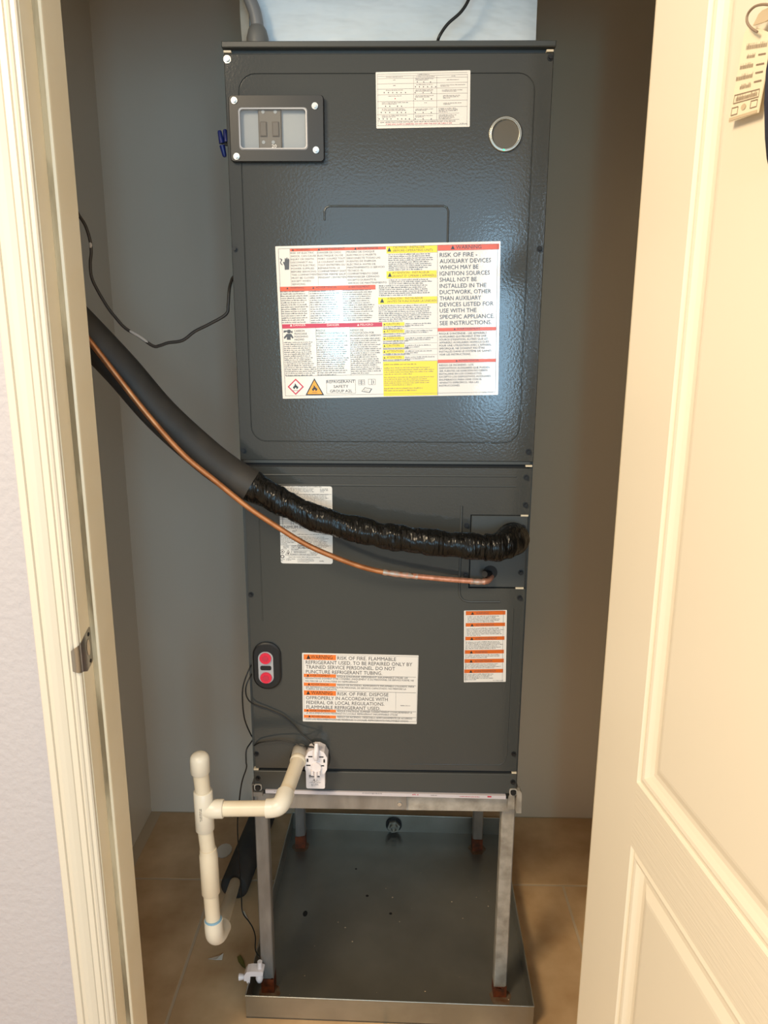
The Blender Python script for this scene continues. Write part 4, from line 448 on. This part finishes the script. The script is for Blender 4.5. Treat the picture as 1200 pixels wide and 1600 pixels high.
# drain port grommet
b = MB(); g1 = rrect(-.1900, -.1095, .5850, .6312, .022, 8); g2 = rrect(-.1865, -.1130, .5885, .6277, .019, 8)
b.rings([[(x, 0, z) for x, z in g1], [(x, -.005, z) for x, z in g1], [(x, -.007, z) for x, z in g2]]); b.build('drain_grommet', 'rubber', ah)
# label sheets
wall_label('warning_label', LAB['big'], ah, 'label', 'large glossy white sheet of multilingual warnings in orange and yellow bands')
wall_label('warning_label', LAB['led'], ah, 'label', 'white table sheet of light flashing patterns', y=0)
wall_label('warning_label', LAB['fire'], ah, 'label', 'white sheet warning of fire risk in orange and black')
wall_label('warning_label', LAB['orange'], ah, 'label', 'narrow white sheet of six orange warning bands')
wall_label('rating_plate', LAB['rating'], ah, 'plate', 'white round-cornered rating plate half hidden by the black pipe', corner=.004)
# the hole in the pipe plate
b = MB().disc(.1953, 1.0005, .0135, .0006, .0012, 24); b.build('pipe_hole', 'dark', pp)
# grommet ring behind the taped elbow
b = MB().disc(.2345, 1.0640, .0300, -.0030, .0014, 28); b.build('pipe_collar', 'rubber', pp)
# ================================================================== SHEET METAL STAND
stand = thing('equipment_stand', (0, .28, .004), 'weathered grey angle steel stand carrying the air handler', 'stand')
for i, (x, y) in enumerate(((-.2595, .0450), (.2565, .0450), (-.2490, .5250), (.2570, .5250))):
    b = MB().box(x-.0138, x+.0138, y-.0138, y+.0138, .030 if i == 1 else .040, .5050, .002)
    lg = b.build('leg', 'standw' if i == 1 else 'stand', stand)
    b = MB(); zt = .030 if i == 1 else .041
    K = 8
    ring = []
    for k in range(4*K):
        sd, t = divmod(k, K); t = t/K
        p = [(-1+2*t, -1), (1, -1+2*t), (1-2*t, 1), (-1, 1-2*t)][sd]; ring.append(p)
    b.rings([[(x+p[0]*.0143, y+p[1]*.0143, .004) for p in ring], [(x+p[0]*.0143, y+p[1]*.0143, zt+.010*noise.noise(Vector((p[0]*2+i*5, p[1]*2, 1)))) for p in ring]], True)
    ft = b.build('rusty_foot', 'rust', lg); ft['label'] = 'rust-brown foot'
def channel(mb, x0, x1, y, z0, z1, d=.028, t=.002):
    mb.box(x0, x1, y, y+t, z0, z1); mb.box(x0, x1, y+t, y+d, z1-t, z1)
b = MB(); channel(b, -.2600, .0440, .0110, .4865, .5190); o = b.build('front_rail', 'stand', stand); o['label'] = 'outer half of the telescoping front rail, grimy'
b = MB(); channel(b, .0440, .2560, .0175, .4815, .5115); o = b.build('front_rail', 'standw', stand); o['label'] = 'inner half of the telescoping front rail, paler'
MB().disc(.0300, .5005, .0042, .0080, .0112, 14).build('rail_rivet', 'steel', stand)
b = MB(); channel(b, -.2500, .2570, .5100, .4850, .5150); b.build('rear_rail', 'stand', stand)
for x in (-.2735, .2715):
    b = MB().box(x-.001, x+.001, .02, .54, .490, .5330); b.box(min(x, x*.93), max(x, x*.93), .02, .54, .5325, .5343); b.build('side_rail', 'stand', stand)
b = MB().poly([(.2500, .4930), (.2500, .5180), (.2535, .5285), (.2535, .5345), (.2640, .5345), (.2640, .4930)][::1], .0090, .0110); b.build('corner_bracket', 'standw', stand)
b = MB().poly(rrect(.2515, .2735, .4920, .5440, .006, 4), .0060, .0082) if False else MB().poly([(.2655, .4930), (.2655, .5440), (.2715, .5440), (.2750, .5380), (.2760, .4930)], -.0040, .0110); b.build('corner_bracket', 'standw', stand)
b = MB().poly([(-.2660, .5240), (-.2660, .5335), (-.2470, .5335), (-.2470, .5240)], -.0060, .0100); b.build('corner_bracket', 'rust' if False else 'stand', stand)
for x, z in ((-.2565, .5420), (.2580, .5395)):
    b = MB(); o1 = rrect(x-.0078, x+.0078, z-.0065, z+.0080, .004, 4); o2 = rrect(x-.0058, x+.0058, z-.0060, z+.0058, .004, 4)
    b.rings([[(p, -.0005, q) for p, q in o1], [(p, -.0030, q) for p, q in o1], [(p, -.0030, q) for p, q in o2], [(p, -.0008, q) for p, q in o2]], closed_end=False)
    b.build('screw_tab', 'standw', stand); MB().disc(x, z, .0052, -.0060, -.0002, 16).build('bracket_screw', 'rubber', stand)
# white plastic strip packed under the front edge
b = MB(); b.add([(-.2416, -.0035, .5300), (.2437, -.0035, .5245), (.2435, -.0035, .5318), (-.2416, -.0035, .5375), (-.2416, .010, .5300), (.2437, .010, .5245), (.2435, .010, .5318), (-.2416, .010, .5375)], [(0, 1, 2, 3), (7, 6, 5, 4), (0, 4, 5, 1), (3, 2, 6, 7), (0, 3, 7, 4), (1, 5, 6, 2)])
strip = b.build('plastic_strip', 'strip'); tag(strip, 'long thin white printed plastic strip between air handler and stand', 'strip')
s = Sheet(lambda a, b_, e: (-.2416+a*.001, -.0035-e, .5375-b_*.001-a*.0000117))
s.G('k', 18, .6, 40, 3.6, 1); s.T('t', 'compact', 196, -.2, 40, 2.6); s.T('r', 'R', 300, .4, 5, 3); s.R('r', 297, 1.2, 299, 3.2); s.R('r', 307, 1.2, 309, 3.2); s.G('t', 334, .8, 346, 4, 1); s.G('r', 392, 2, 432, 5, 1); s.R('r', 448, 1, 456, 4)
s.build(strip)
# ================================================================== DRAIN PAN
pan = thing('drain_pan', (.016, .28, 0), 'shallow galvanized drain pan on the tiles under the stand', 'pan')
PX0, PX1, PY0, PY1, PH = -.296, .317, -.035, .592, .058
A_ = rad(-1.2)
def pr_(x, y): 
    dx, dy = x-.0105, y+.035
    return (.0105+dx*cos(A_)-dy*sin(A_), -.035+dx*sin(A_)+dy*cos(A_))
def panbox(mb, x0, x1, y0, y1, z0, z1):
    c = [pr_(x0, y0), pr_(x1, y0), pr_(x1, y1), pr_(x0, y1)]
    V = [(*p, z0) for p in c] + [(*p, z1) for p in c]
    mb.add(V, [(3, 2, 1, 0), (4, 5, 6, 7)] + [(i, (i+1) % 4, (i+1) % 4+4, i+4) for i in range(4)])
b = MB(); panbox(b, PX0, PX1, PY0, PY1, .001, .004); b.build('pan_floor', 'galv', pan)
t = .0012
for x0, x1, y0, y1 in ((PX0, PX1, PY0, PY0+t), (PX0, PX1, PY1-t, PY1), (PX0, PX0+t, PY0+t, PY1-t), (PX1-t, PX1, PY0+t, PY1-t)):
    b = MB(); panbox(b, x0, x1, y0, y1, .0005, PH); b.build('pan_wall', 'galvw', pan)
# folded hem along the top edge
b = MB()
c = [pr_(PX0, PY0), pr_(PX1, PY0), pr_(PX1, PY1), pr_(PX0, PY1), pr_(PX0, PY0)]
for i in range(4): b.tube([(*c[i], PH), (*c[i+1], PH)], .0016, 8)
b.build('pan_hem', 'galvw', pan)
nx, nz = .0180, .0300; ny = PY1-.006
MB().disc(nx, nz, .0235, ny-.001, ny+.004, 28).build('fitting_gasket', 'rubber', pan)
b = MB().poly([(nx+.0190*cos(pi/3*i+.2), nz+.0190*sin(pi/3*i+.2)) for i in range(6)], ny-.012, ny-.001); b.build('fitting_nut', 'galvw', pan)
b = MB(); b.rings([[(nx+r*cos(2*pi*i/20), y, nz+r*sin(2*pi*i/20)) for i in range(20)] for r, y in ((.0115, ny-.012), (.0115, ny-.020), (.0080, ny-.020), (.0080, ny-.002))]); b.build('fitting_stub', 'galvw', pan)
# ================================================================== REFRIGERANT LINES
sl = thing('suction_line', (.2330, 0, 1.066), 'thick black foam-insulated pipe sweeping from upper left into the cabinet', 'pipe')
p = [(-.73, -.13, 1.80), (-.62, -.125, 1.625)] + D['suction_foam']
MB().tube(smoothpath(p, 6), .0300, 22).build('foam_insulation', 'foam', sl)
tp = smoothpath(D['suction_tape'], 14)
def wrinkle(i, j, a):
    q = tp[min(i, len(tp)-1)]
    h = ((i*.115 + a/(2*pi)*1.0) % 1.0)
    step = .05*(1-h) - .025
    w = noise.noise(Vector((cos(a)*1.6+i*.10, sin(a)*1.6, i*.16)))
    w2 = abs(noise.noise(Vector((cos(a)*3+7, sin(a)*3, i*.42))))
    return 1 + step + .085*w - .075*w2
n_ = len(tp); rad_t = [.0285 - .0050*min(1, i/(n_*.18)) for i in range(n_)]
for i in range(n_): rad_t[i] += .0012*sin(i*.35)
MB().tube(tp, rad_t, 40, mod=wrinkle).build('tape_wrap', 'tape', sl)
ep = smoothpath(D['suction_elbow'], 8); tp2 = tp
def wr2(i, j, a): return 1 + .05*noise.noise(Vector((cos(a)*2+i*.3, sin(a)*2, i*.5))) + (.04 if i % 7 < 3 else 0)
MB().tube(ep, [.0238+.0075*(i/len(ep))**1.2 for i in range(len(ep))], 28, mod=wr2).build('taped_elbow', 'tape', sl)
ll = thing('liquid_line', (.1950, 0, .9900), 'thin bare copper tube curving below the black insulated pipe', 'tube')
p = [(-.73, -.15, 1.77), (-.63, -.147, 1.635)] + D['copper']
MB().tube(smoothpath(p, 6), .0049, 12).build('copper_tube', 'copper', ll)
MB().tube(smoothpath(D['copper_joint'], 5), [.0053+.0006*sin(i*2.1) for i in range(11)], 12).build('brazed_joint', 'solder', ll)
MB().tube(smoothpath([(q[0], q[1]-.0002, q[2]) for q in D['copper'][15:18]], 6), .0052, 12).build('bright_tube', 'copperb', ll)
MB().tube(smoothpath(D['copper_sleeve'], 4), [.0056+.0005*sin(i*1.7) for i in range(9)], 12).build('brazed_joint', 'solder', ll)
MB().tube(smoothpath(D['copper_nub'], 4), [.0060-.0001*i for i in range(9)], 12).build('tube_end', 'copperb', ll)
MB().tube(D['liquid_valve'], .0058, 14).build('port_cap', 'rubber', ll)
# ================================================================== PVC DRAIN
pv = thing('drain_pipe', (-.1695, 0, .626), 'cream plastic drain pipe with capped standpipe left of the stand', 'pipe')
RP = .0137
def ringtube(pts, r, name, m, lab=None, n=24, bev=.0012):
    P_ = [Vector(q) for q in pts]; d0 = (P_[1]-P_[0]).normalized(); d1 = (P_[-1]-P_[-2]).normalized()
    pts2 = [P_[0], P_[0]+d0*bev] + P_[1:-1] + [P_[-1]-d1*bev, P_[-1]]
    rr = [r-bev] + [r]*(len(pts2)-2) + [r-bev]
    o = MB().tube(pts2, rr, n).build(name, m, pv)
    if lab: o['label'] = lab
    return o
ringtube(D['pvc_port'], .0150, 'port_adapter', 'pvcg', 'grey plastic adapter at the drain port')
MB().tube(D['pvc_down'], RP, 24).build('pipe_section', 'pvc', pv)
pd = [Vector(q) for q in D['pvc_down']]; dd = (pd[1]-pd[0]).normalized()
ringtube([pd[0]-dd*.003, pd[0]+dd*.006], .0158, 'pipe_collar', 'pvc')
el = smoothpath(D['pvc_elbow'], 6); MB().tube(el, .0166, 26).build('elbow', 'pvcw', pv)
MB().tube(D['pvc_run'], RP, 24).build('pipe_section', 'pvc', pv)
ringtube(D['tee_branch'], .0168, 'tee_branch', 'pvcw')
te = ringtube(D['tee_body'], .0168, 'tee', 'pvcw')
s = Sheet(lambda a, b_, e: (-.3236-.004+b_*.001, -.156-.0171-e, .612-a*.001)); s.G('t', 0, 0, 30, 5, 2); s.build(te)
MB().tube(D['pvc_top'], RP, 24).build('pipe_section', 'pvc', pv)
cp = D['cap']; c0 = Vector(cp[0]); ax = (Vector(cp[1])-c0).normalized(); L_ = (Vector(cp[1])-c0).length
b = MB(); prof3 = [(0, .0158), (.0010, .0170), (L_, .0170)] + [(L_+.0125*sin(a), .0170*cos(a)**.75) for a in [rad(15*k) for k in range(1, 6)]] + [(L_+.0128, .0012)]
b.tube([c0+ax*h for h, r in prof3], [r for h, r in prof3], 24); b.build('end_cap', 'pvcw', pv)
MB().tube(D['pvc_mid'], RP, 24).build('pipe_section', 'pvc', pv)
c0, c1 = Vector(D['coupling'][0]), Vector(D['coupling'][1]); d_ = c1-c0
MB().tube([c0, c0+d_*.02, c0+d_*.10, c0+d_*.13, c0+d_*.98, c1], [.0148, .0152, .0155, .0166, .0166, .0152], 24).build('coupling', 'pvc', pv)
MB().tube(D['pvc_low'], RP, 24).build('pipe_section', 'pvc', pv)
tb = smoothpath(D['trap_in'], 6); MB().tube(tb, .0168, 26).build('trap_elbow', 'pvcw', pv)
t0 = Vector(tb[0]); tdn = (t0-Vector(tb[1])).normalized()
b = MB().tube([t0-tdn*.001, t0+tdn*.0030], [.0162, .0150], 22); b.build('primer_ring', 'blueprimer', pv)
MB().tube(D['pvc_back'], RP, 22).build('pipe_section', 'pvc', pv)
a0, a1 = Vector(D['sleeve'][0]), Vector(D['sleeve'][1]); dv = (a1-a0).normalized()
b = MB().tube([a0+dv*.02, a0+dv*.0005, a0, a0+dv*.002, a1+dv*.06], [.016, .017, .030, .0365, .0365], 26, caps=False, mod=None); b.build('foam_sleeve', 'foam', pv)
# ================================================================== FLOAT SWITCHES
fs = thing('float_switch', (-.1335, -.02, .600), 'white plastic float switch plugged into the drain port beside the cream pipe', 'float switch')
b = MB().poly(rrect(-.1550, -.1180, .5600, .6060, .0035, 4), -.0300, -.0100); body = b.build('switch_box', 'whiteplastic', fs)
oct_ = [(-.1535, .5990), (-.1555, .6060), (-.1555, .6300), (-.1490, .6440), (-.1380, .6490), (-.1290, .6490), (-.1180, .6430), (-.1120, .6310), (-.1130, .6060), (-.1180, .5960)]
hd = MB().poly(oct_, -.0360, -.0070).build('switch_head', 'whiteplastic', fs)
MB().tube([(-.1335, -.037, .650), (-.1335, -.041, .646), (-.1335, -.043, .636), (-.1335, -.040, .631)], [.0046, .0052, .0052, .0044], 16).build('cable_boss', 'whiteplastic', fs)
MB().tube([(-.1325, -.034, .662), (-.1325, -.037, .652), (-.1330, -.040, .645)], [.0035, .0050, .0055], 14).build('cable_spout', 'whiteplastic', fs)
MB().tube([(-.1335, -.034, .612), (-.1335, -.040, .612)], [.0105, .0095], 20).build('centre_boss', 'whiteplastic', fs)
for x, z in ((-.1412, .6005), (-.1345, .5985), (-.1280, .6005)): MB().tube([(x, -.040, z+.006), (x, -.040, z-.003 if x != -.1345 else z-.007)], .0030, 12).build('latch_prong', 'whiteplastic', fs)
for x, z, w, h in ((-.1505, .6260, .0016, .0070), (-.1180, .6250, .0016, .0070), (-.1450, .6340, .0042, .0024), (-.1235, .6335, .0042, .0024), (-.1490, .6150, .0042, .0024), (-.1225, .6145, .0042, .0024)):
    MB().box(x-w, x+w, -.0364, -.0358, z-h/2, z+h/2).build('slot', 'dark', hd)
s = Sheet(lambda a, b_, e: (-.1550+a*.001, -.0300-e, .6012-b_*.001))
s.R('k', 6, 11, 10, 12.6); s.G('k', 6, 12, 27, 16.5, 1); s.R('k', 6, 13.6, 27, 15.4); s.G('t', 6, 16, 18, 18.5, 1); s.T('k', 'R', 17.5, 20, -5, 5.5); s.T('k', 'U', 16.8, 20, 5, 5.5); s.T('k', 'c', 10, 23, 1.6, 1.8); s.T('k', 'us', 22.4, 23, 3.6, 1.8); s.G('t', 7, 26, 29, 29, 1); s.G('t', 10, 29.5, 26, 36, 3)
s.build(body)
ps = thing('pan_float_switch', (-.289, .014, .06), 'small white float switch clipped on the front left rim of the pan', 'float switch')
def w(*pts): return [WP(*q) for q in pts]
PS = D['ps']
b = MB().poly([tuple(q) for q in PS['arm']], .004, .026); b.build('clamp_arm', 'whiteplastic', ps)
MB().tube([(PS['knob'][0][0], .015, PS['knob'][0][1]), (PS['knob'][1][0], .015, PS['knob'][1][1])], [.0055, .0075], 14).build('thumb_screw', 'whiteplastic', ps)
MB().tube([(PS['post'][0][0], .015, PS['post'][0][1]), (PS['post'][1][0], .015, PS['post'][1][1])], [.0052, .0052], 14).build('cable_post', 'whiteplastic', ps)
fx, fz = PS['float']; MB().tube([(fx, .015, fz+.012), (fx, .015, fz+.009), (fx, .015, fz), (fx, .015, fz-.008), (fx, .015, fz-.011)], [.004, .0075, .0085, .0060, .003], 16).build('float', 'whiteplastic', ps)
# ================================================================== WIRES AND CONDUIT
def wire(name, pts, r, m, label, cat, group=None, sub=5, n=8):
    o = MB().tube(smoothpath(pts, sub), r, n).build(name, m); return tag(o, label, cat, group)
bc = wire('control_cable', [(-.73, .05, 1.86), (-.64, .05, 1.78)] + D['brown_cable'] + [(-.262, .10, 1.545)], .0029, 'brown', 'thin brown cable hanging in a loop left of the cabinet', 'cable')
q = smoothpath(D['brown_cable'], 5)
MB().tube([v+Vector((0, -.0006, .0004)) for v in q[51:60]], [.0010, .0026, .0029, .0030, .0029, .0029, .0028, .0022, .0010], 8).build('paint_splash', 'splash', bc)
MB().tube([v+Vector((0, -.0006, .0)) for v in q[15:20]], [.0010, .0026, .0029, .0024, .0010], 8).build('paint_splash', 'splash', bc)
wire('control_wire', D['wire_a'], .0014, 'wire', 'long thin black wire down the cabinet side to the pan switch', 'wire', 'black control wires')
wire('control_wire', D['wire_b'], .0014, 'wire', 'black wire sagging across the cabinet front from its left edge to the white switch', 'wire', 'black control wires')
wire('control_wire', D['wire_c'], .0014, 'wire', 'black wire arching over the drain port to the white switch', 'wire', 'black control wires')
wire('thermostat_cable', D['plenum_cable'], .0025, 'wire', 'black cable curving down the white plenum onto the cabinet top', 'cable')
cd = thing('electrical_conduit', (-.2149, .03, 1.8885), 'grey bent conduit entering the cabinet top at left', 'conduit')
MB().tube(smoothpath(D['conduit'], 6), .0105, 18).build('conduit_tube', 'conduit', cd)
MB().tube([(-.2149, .03, 1.8885), (-.2149, .03, 1.905), (-.2149, .03, 1.9165), (-.2149, .03, 1.923)], [.0182, .0180, .0150, .0110], 22).build('conduit_connector', 'connector', cd)
for i, (a, b_) in enumerate((((-.2700, .05, 1.7500), (-.2890, .05, 1.7715)), ((-.2690, .055, 1.7530), (-.2805, .055, 1.7745)), ((-.2700, .05, 1.7490), (-.2815, .05, 1.7300)))):
    a, b_ = Vector(a), Vector(b_); root = Vector((-.2855, .05, 1.7515)) if i == 0 else (Vector((-.2790, .055, 1.7545)) if i == 1 else Vector((-.2852, .05, 1.7480)))
    wn = thing('wire_nut', a, ['blue wire connector left of the breaker window, pointing up and farthest from the cabinet', 'blue wire connector left of the breaker window, pointing up and tucked against the cabinet', 'blue wire connector left of the breaker window, pointing down'][i], 'wire connector', 'blue wire connectors')
    d_ = (b_-root).normalized()
    MB().tube([(-.2660, root.y, root.z-.004 if i < 2 else root.z+.004), root-d_*.002, root+d_*.004], .0015, 8).build('wire_tail', 'wire', wn)
    MB().tube([root, root+d_*.004, b_-d_*.002, b_], [.0050, .0047, .0036, .0026], 12).build('connector_cap', 'blue', wn)
# ================================================================== PLENUM
pl = thing('supply_plenum', (0, .28, 1.8885), 'white mastic-coated duct box above the air handler', 'duct')
b = MB(); NX, NZ = 34, 24
def pf(i, j):
    x = -.2330 + (.4780)*i/NX; z = 1.8885 + .5515*j/NZ
    return (x, .056 + .004*noise.noise(Vector((x*9, z*14, 2))) + (.003 if i in (0, NX) else 0), z)
V = [pf(i, j) for j in range(NZ+1) for i in range(NX+1)]
b.add(V, [(j*(NX+1)+i, j*(NX+1)+i+1, (j+1)*(NX+1)+i+1, (j+1)*(NX+1)+i) for j in range(NZ) for i in range(NX)], True)
b.box(-.2330, .2450, .061, .50, 1.8885, 2.44); b.build('plenum_face', 'plenum', pl)
b = MB(); zs = [1.8885+.5515*k/24 for k in range(25)]
V = []
for z in zs:
    e = .0022*noise.noise(Vector((z*40, 3, 1))); V += [(-.2325, .054, z), (-.2480+e, .062, z), (-.2480+e, .50, z)]
b.add(V, [(k*3+i, k*3+i+1, k*3+4+i, k*3+3+i) for k in range(24) for i in (0, 1)]); b.build('raw_board_edge', 'board', pl)
# ================================================================== SMALL THINGS ON THE FLOOR
def scrap(name, x, y, pts, m, label, cat, h=.0008, lift=.004):
    b = MB(); n = len(pts)
    V = [(x+p[0], y+p[1], .0006+lift*abs(sin(i*1.3))) for i, p in enumerate(pts)]
    V2 = [(v[0], v[1], v[2]+h) for v in V]
    b.add(V+V2, [tuple(range(n))[::-1], tuple(range(n, 2*n))] + [(i, (i+1) % n, (i+1) % n+n, i+n) for i in range(n)])
    return tag(b.build(name, m), label, cat)
sx, sy, _ = D['scraps'][0]
scrap('paper_scrap', sx, sy, [(-.017, -.002), (.004, -.008), (.017, -.006), (.016, .012), (.012, .006), (.002, .005)], 'paper', 'small torn white scrap on the tiles below the standpipe', 'scrap')
sx, sy, _ = D['scraps'][1]
scrap('plaster_chip', sx, sy, [(.022*cos(2*pi*i/12), .030*sin(2*pi*i/12)) for i in range(12)], 'paper', 'roundish white chip on the floor beside the black foam sleeve', 'scrap', .002, .0)
sx, sy, _ = D['scraps'][2]
scrap('dry_leaf', sx, sy, [(-.016, .020), (-.008, .022), (.004, .006), (.012, -.016), (.002, -.010), (-.010, .006)], 'leaf', 'olive dry leaf on the floor behind the pan float switch', 'leaf')
wt = D['wtip']; b = MB().tube([(wt[0][0], wt[0][1], .006), (wt[1][0], wt[1][1], .002)], .0016, 8); tag(b.build('wire_offcut', 'paper'), 'short white wire offcut on the floor left of the front stand leg', 'offcut')
b = MB()
for k in range(22):
    x = random.uniform(-.26, .29); y = random.uniform(.0, .55); r = random.uniform(.0005, .0015)
    b.box(x-r, x+r, y-r*.7, y+r*.7, .0041, .0041+r*.5)
tag(b.build('debris_crumbs', 'grout'), 'tiny crumbs of debris scattered over the drain pan floor', 'debris', kind='stuff')
b = MB()
for x, y, rx, ry in ((-.205, .265, .006, .010), (.012, .27, .004, .004), (-.05, .33, .004, .004), (-.085, .43, .003, .003)):
    b.add([(x+rx*cos(2*pi*i/12), y+ry*sin(2*pi*i/12), .00435) for i in range(12)], [tuple(range(12))])
tag(b.build('stain', 'dark', pan), kind='stuff')
for fx_, fy_ in ((-.2560, .030), (.2580, .030), (-.2490, .520), (.2570, .520)):
    b = MB(); b.add([(fx_+.024*(1+.25*noise.noise(Vector((i*.9, fx_*9, fy_))))*cos(2*pi*i/18), fy_+.024*(1+.25*noise.noise(Vector((i*.7, fy_*9, 2))))*sin(2*pi*i/18), .00425) for i in range(18)], [tuple(range(18))]); b.build('rust_stain', 'ruststain', pan)
# ================================================================== TAG AND GARMENT ON THE DOOR
tg = thing('hang_tag', dpt(.300, 1.76, 0), 'cream paper hang tag on a thin ring against the open door', 'tag')
T_ = D['tag']
def tpt(q, n=.004): return dpt(q[0], q[1], n)
o = T_['outline']; b = MB(); n = len(o)
b.add([tpt(q, .0045) for q in o] + [tpt(q, .0035) for q in o], [tuple(range(n)), tuple(range(2*n-1, n-1, -1))] + [(i, (i+1) % n, (i+1) % n+n, i+n) for i in range(n)])
paper = b.build('tag_paper', 'tag', tg)
def tq(u, v):
    c = T_['quad']; a = Vector(c[0]).lerp(Vector(c[1]), u); d = Vector(c[3]).lerp(Vector(c[2]), u); return a.lerp(d, v)
class TS(Sheet): pass
M['ink_tagink'] = M['tagink']; M['ink_tagshade'] = M['tagshade']
s = Sheet(lambda a, b_, e: dpt(*tq(a/100, b_/100), .0046+e))
s.k = 10
s.G('tagink', 22, 8, 98, 20, 1); s.G('tagink', 30, 21, 60, 30, 1); s.R('tagink', 72, 25, 98, 27); s.G('tagink', 10, 31, 58, 42, 1); s.R('tagink', 70, 37, 98, 39); s.G('tagink', 2, 43, 62, 55, 1); s.R('tagink', 72, 47, 98, 49); s.G('tagink', 22, 56, 62, 66, 1); s.R('tagink', 72, 58, 98, 60)
s.F('tagink', 6, 69, 97, 80, 1.2); s.G('tagink', 14, 68, 90, 80, 1); s.F('tagink', 4, 84, 28, 94, 1.2); s.F('tagink', 72, 82, 96, 92, 1.2)
s.face('tagshade', [(48+9*cos(2*pi*i/16), 87+4*sin(2*pi*i/16)) for i in range(16)]); s.R('tagshade', 0, 96, 100, 100)
for c, bb in s.by.items(): tag(bb.build('tag_print', 'ink_'+c, paper), kind='stuff')
rg = [tpt(q, .010) for q in T_['ring']]; MB().tube(smoothpath(rg, 5), .0011, 8).build('tag_ring', 'tagink', tg)
dk = T_['shade']; b = MB(); n = len(dk)
b.add([tpt(q, .0085) for q in dk] + [tpt(q, .0070) for q in dk], [tuple(range(n)), tuple(range(2*n-1, n-1, -1))] + [(i, (i+1) % n, (i+1) % n+n, i+n) for i in range(n)]); b.build('ring_clip', 'tagshade', tg)
gm = T_['garment']; b = MB()
lo = []
for k, (s_, z_, hw, th) in enumerate(gm):
    lo.append([dpt(s_+hw+hw*cos(2*pi*i/20), z_, .006+th+th*sin(2*pi*i/20)) for i in range(20)])
b.rings(lo, True, True); b.add(lo[0], [tuple(range(20))[::-1]])
tag(b.build('garment', 'navy'), 'navy knit garment hanging on the open door at the right edge', 'garment')
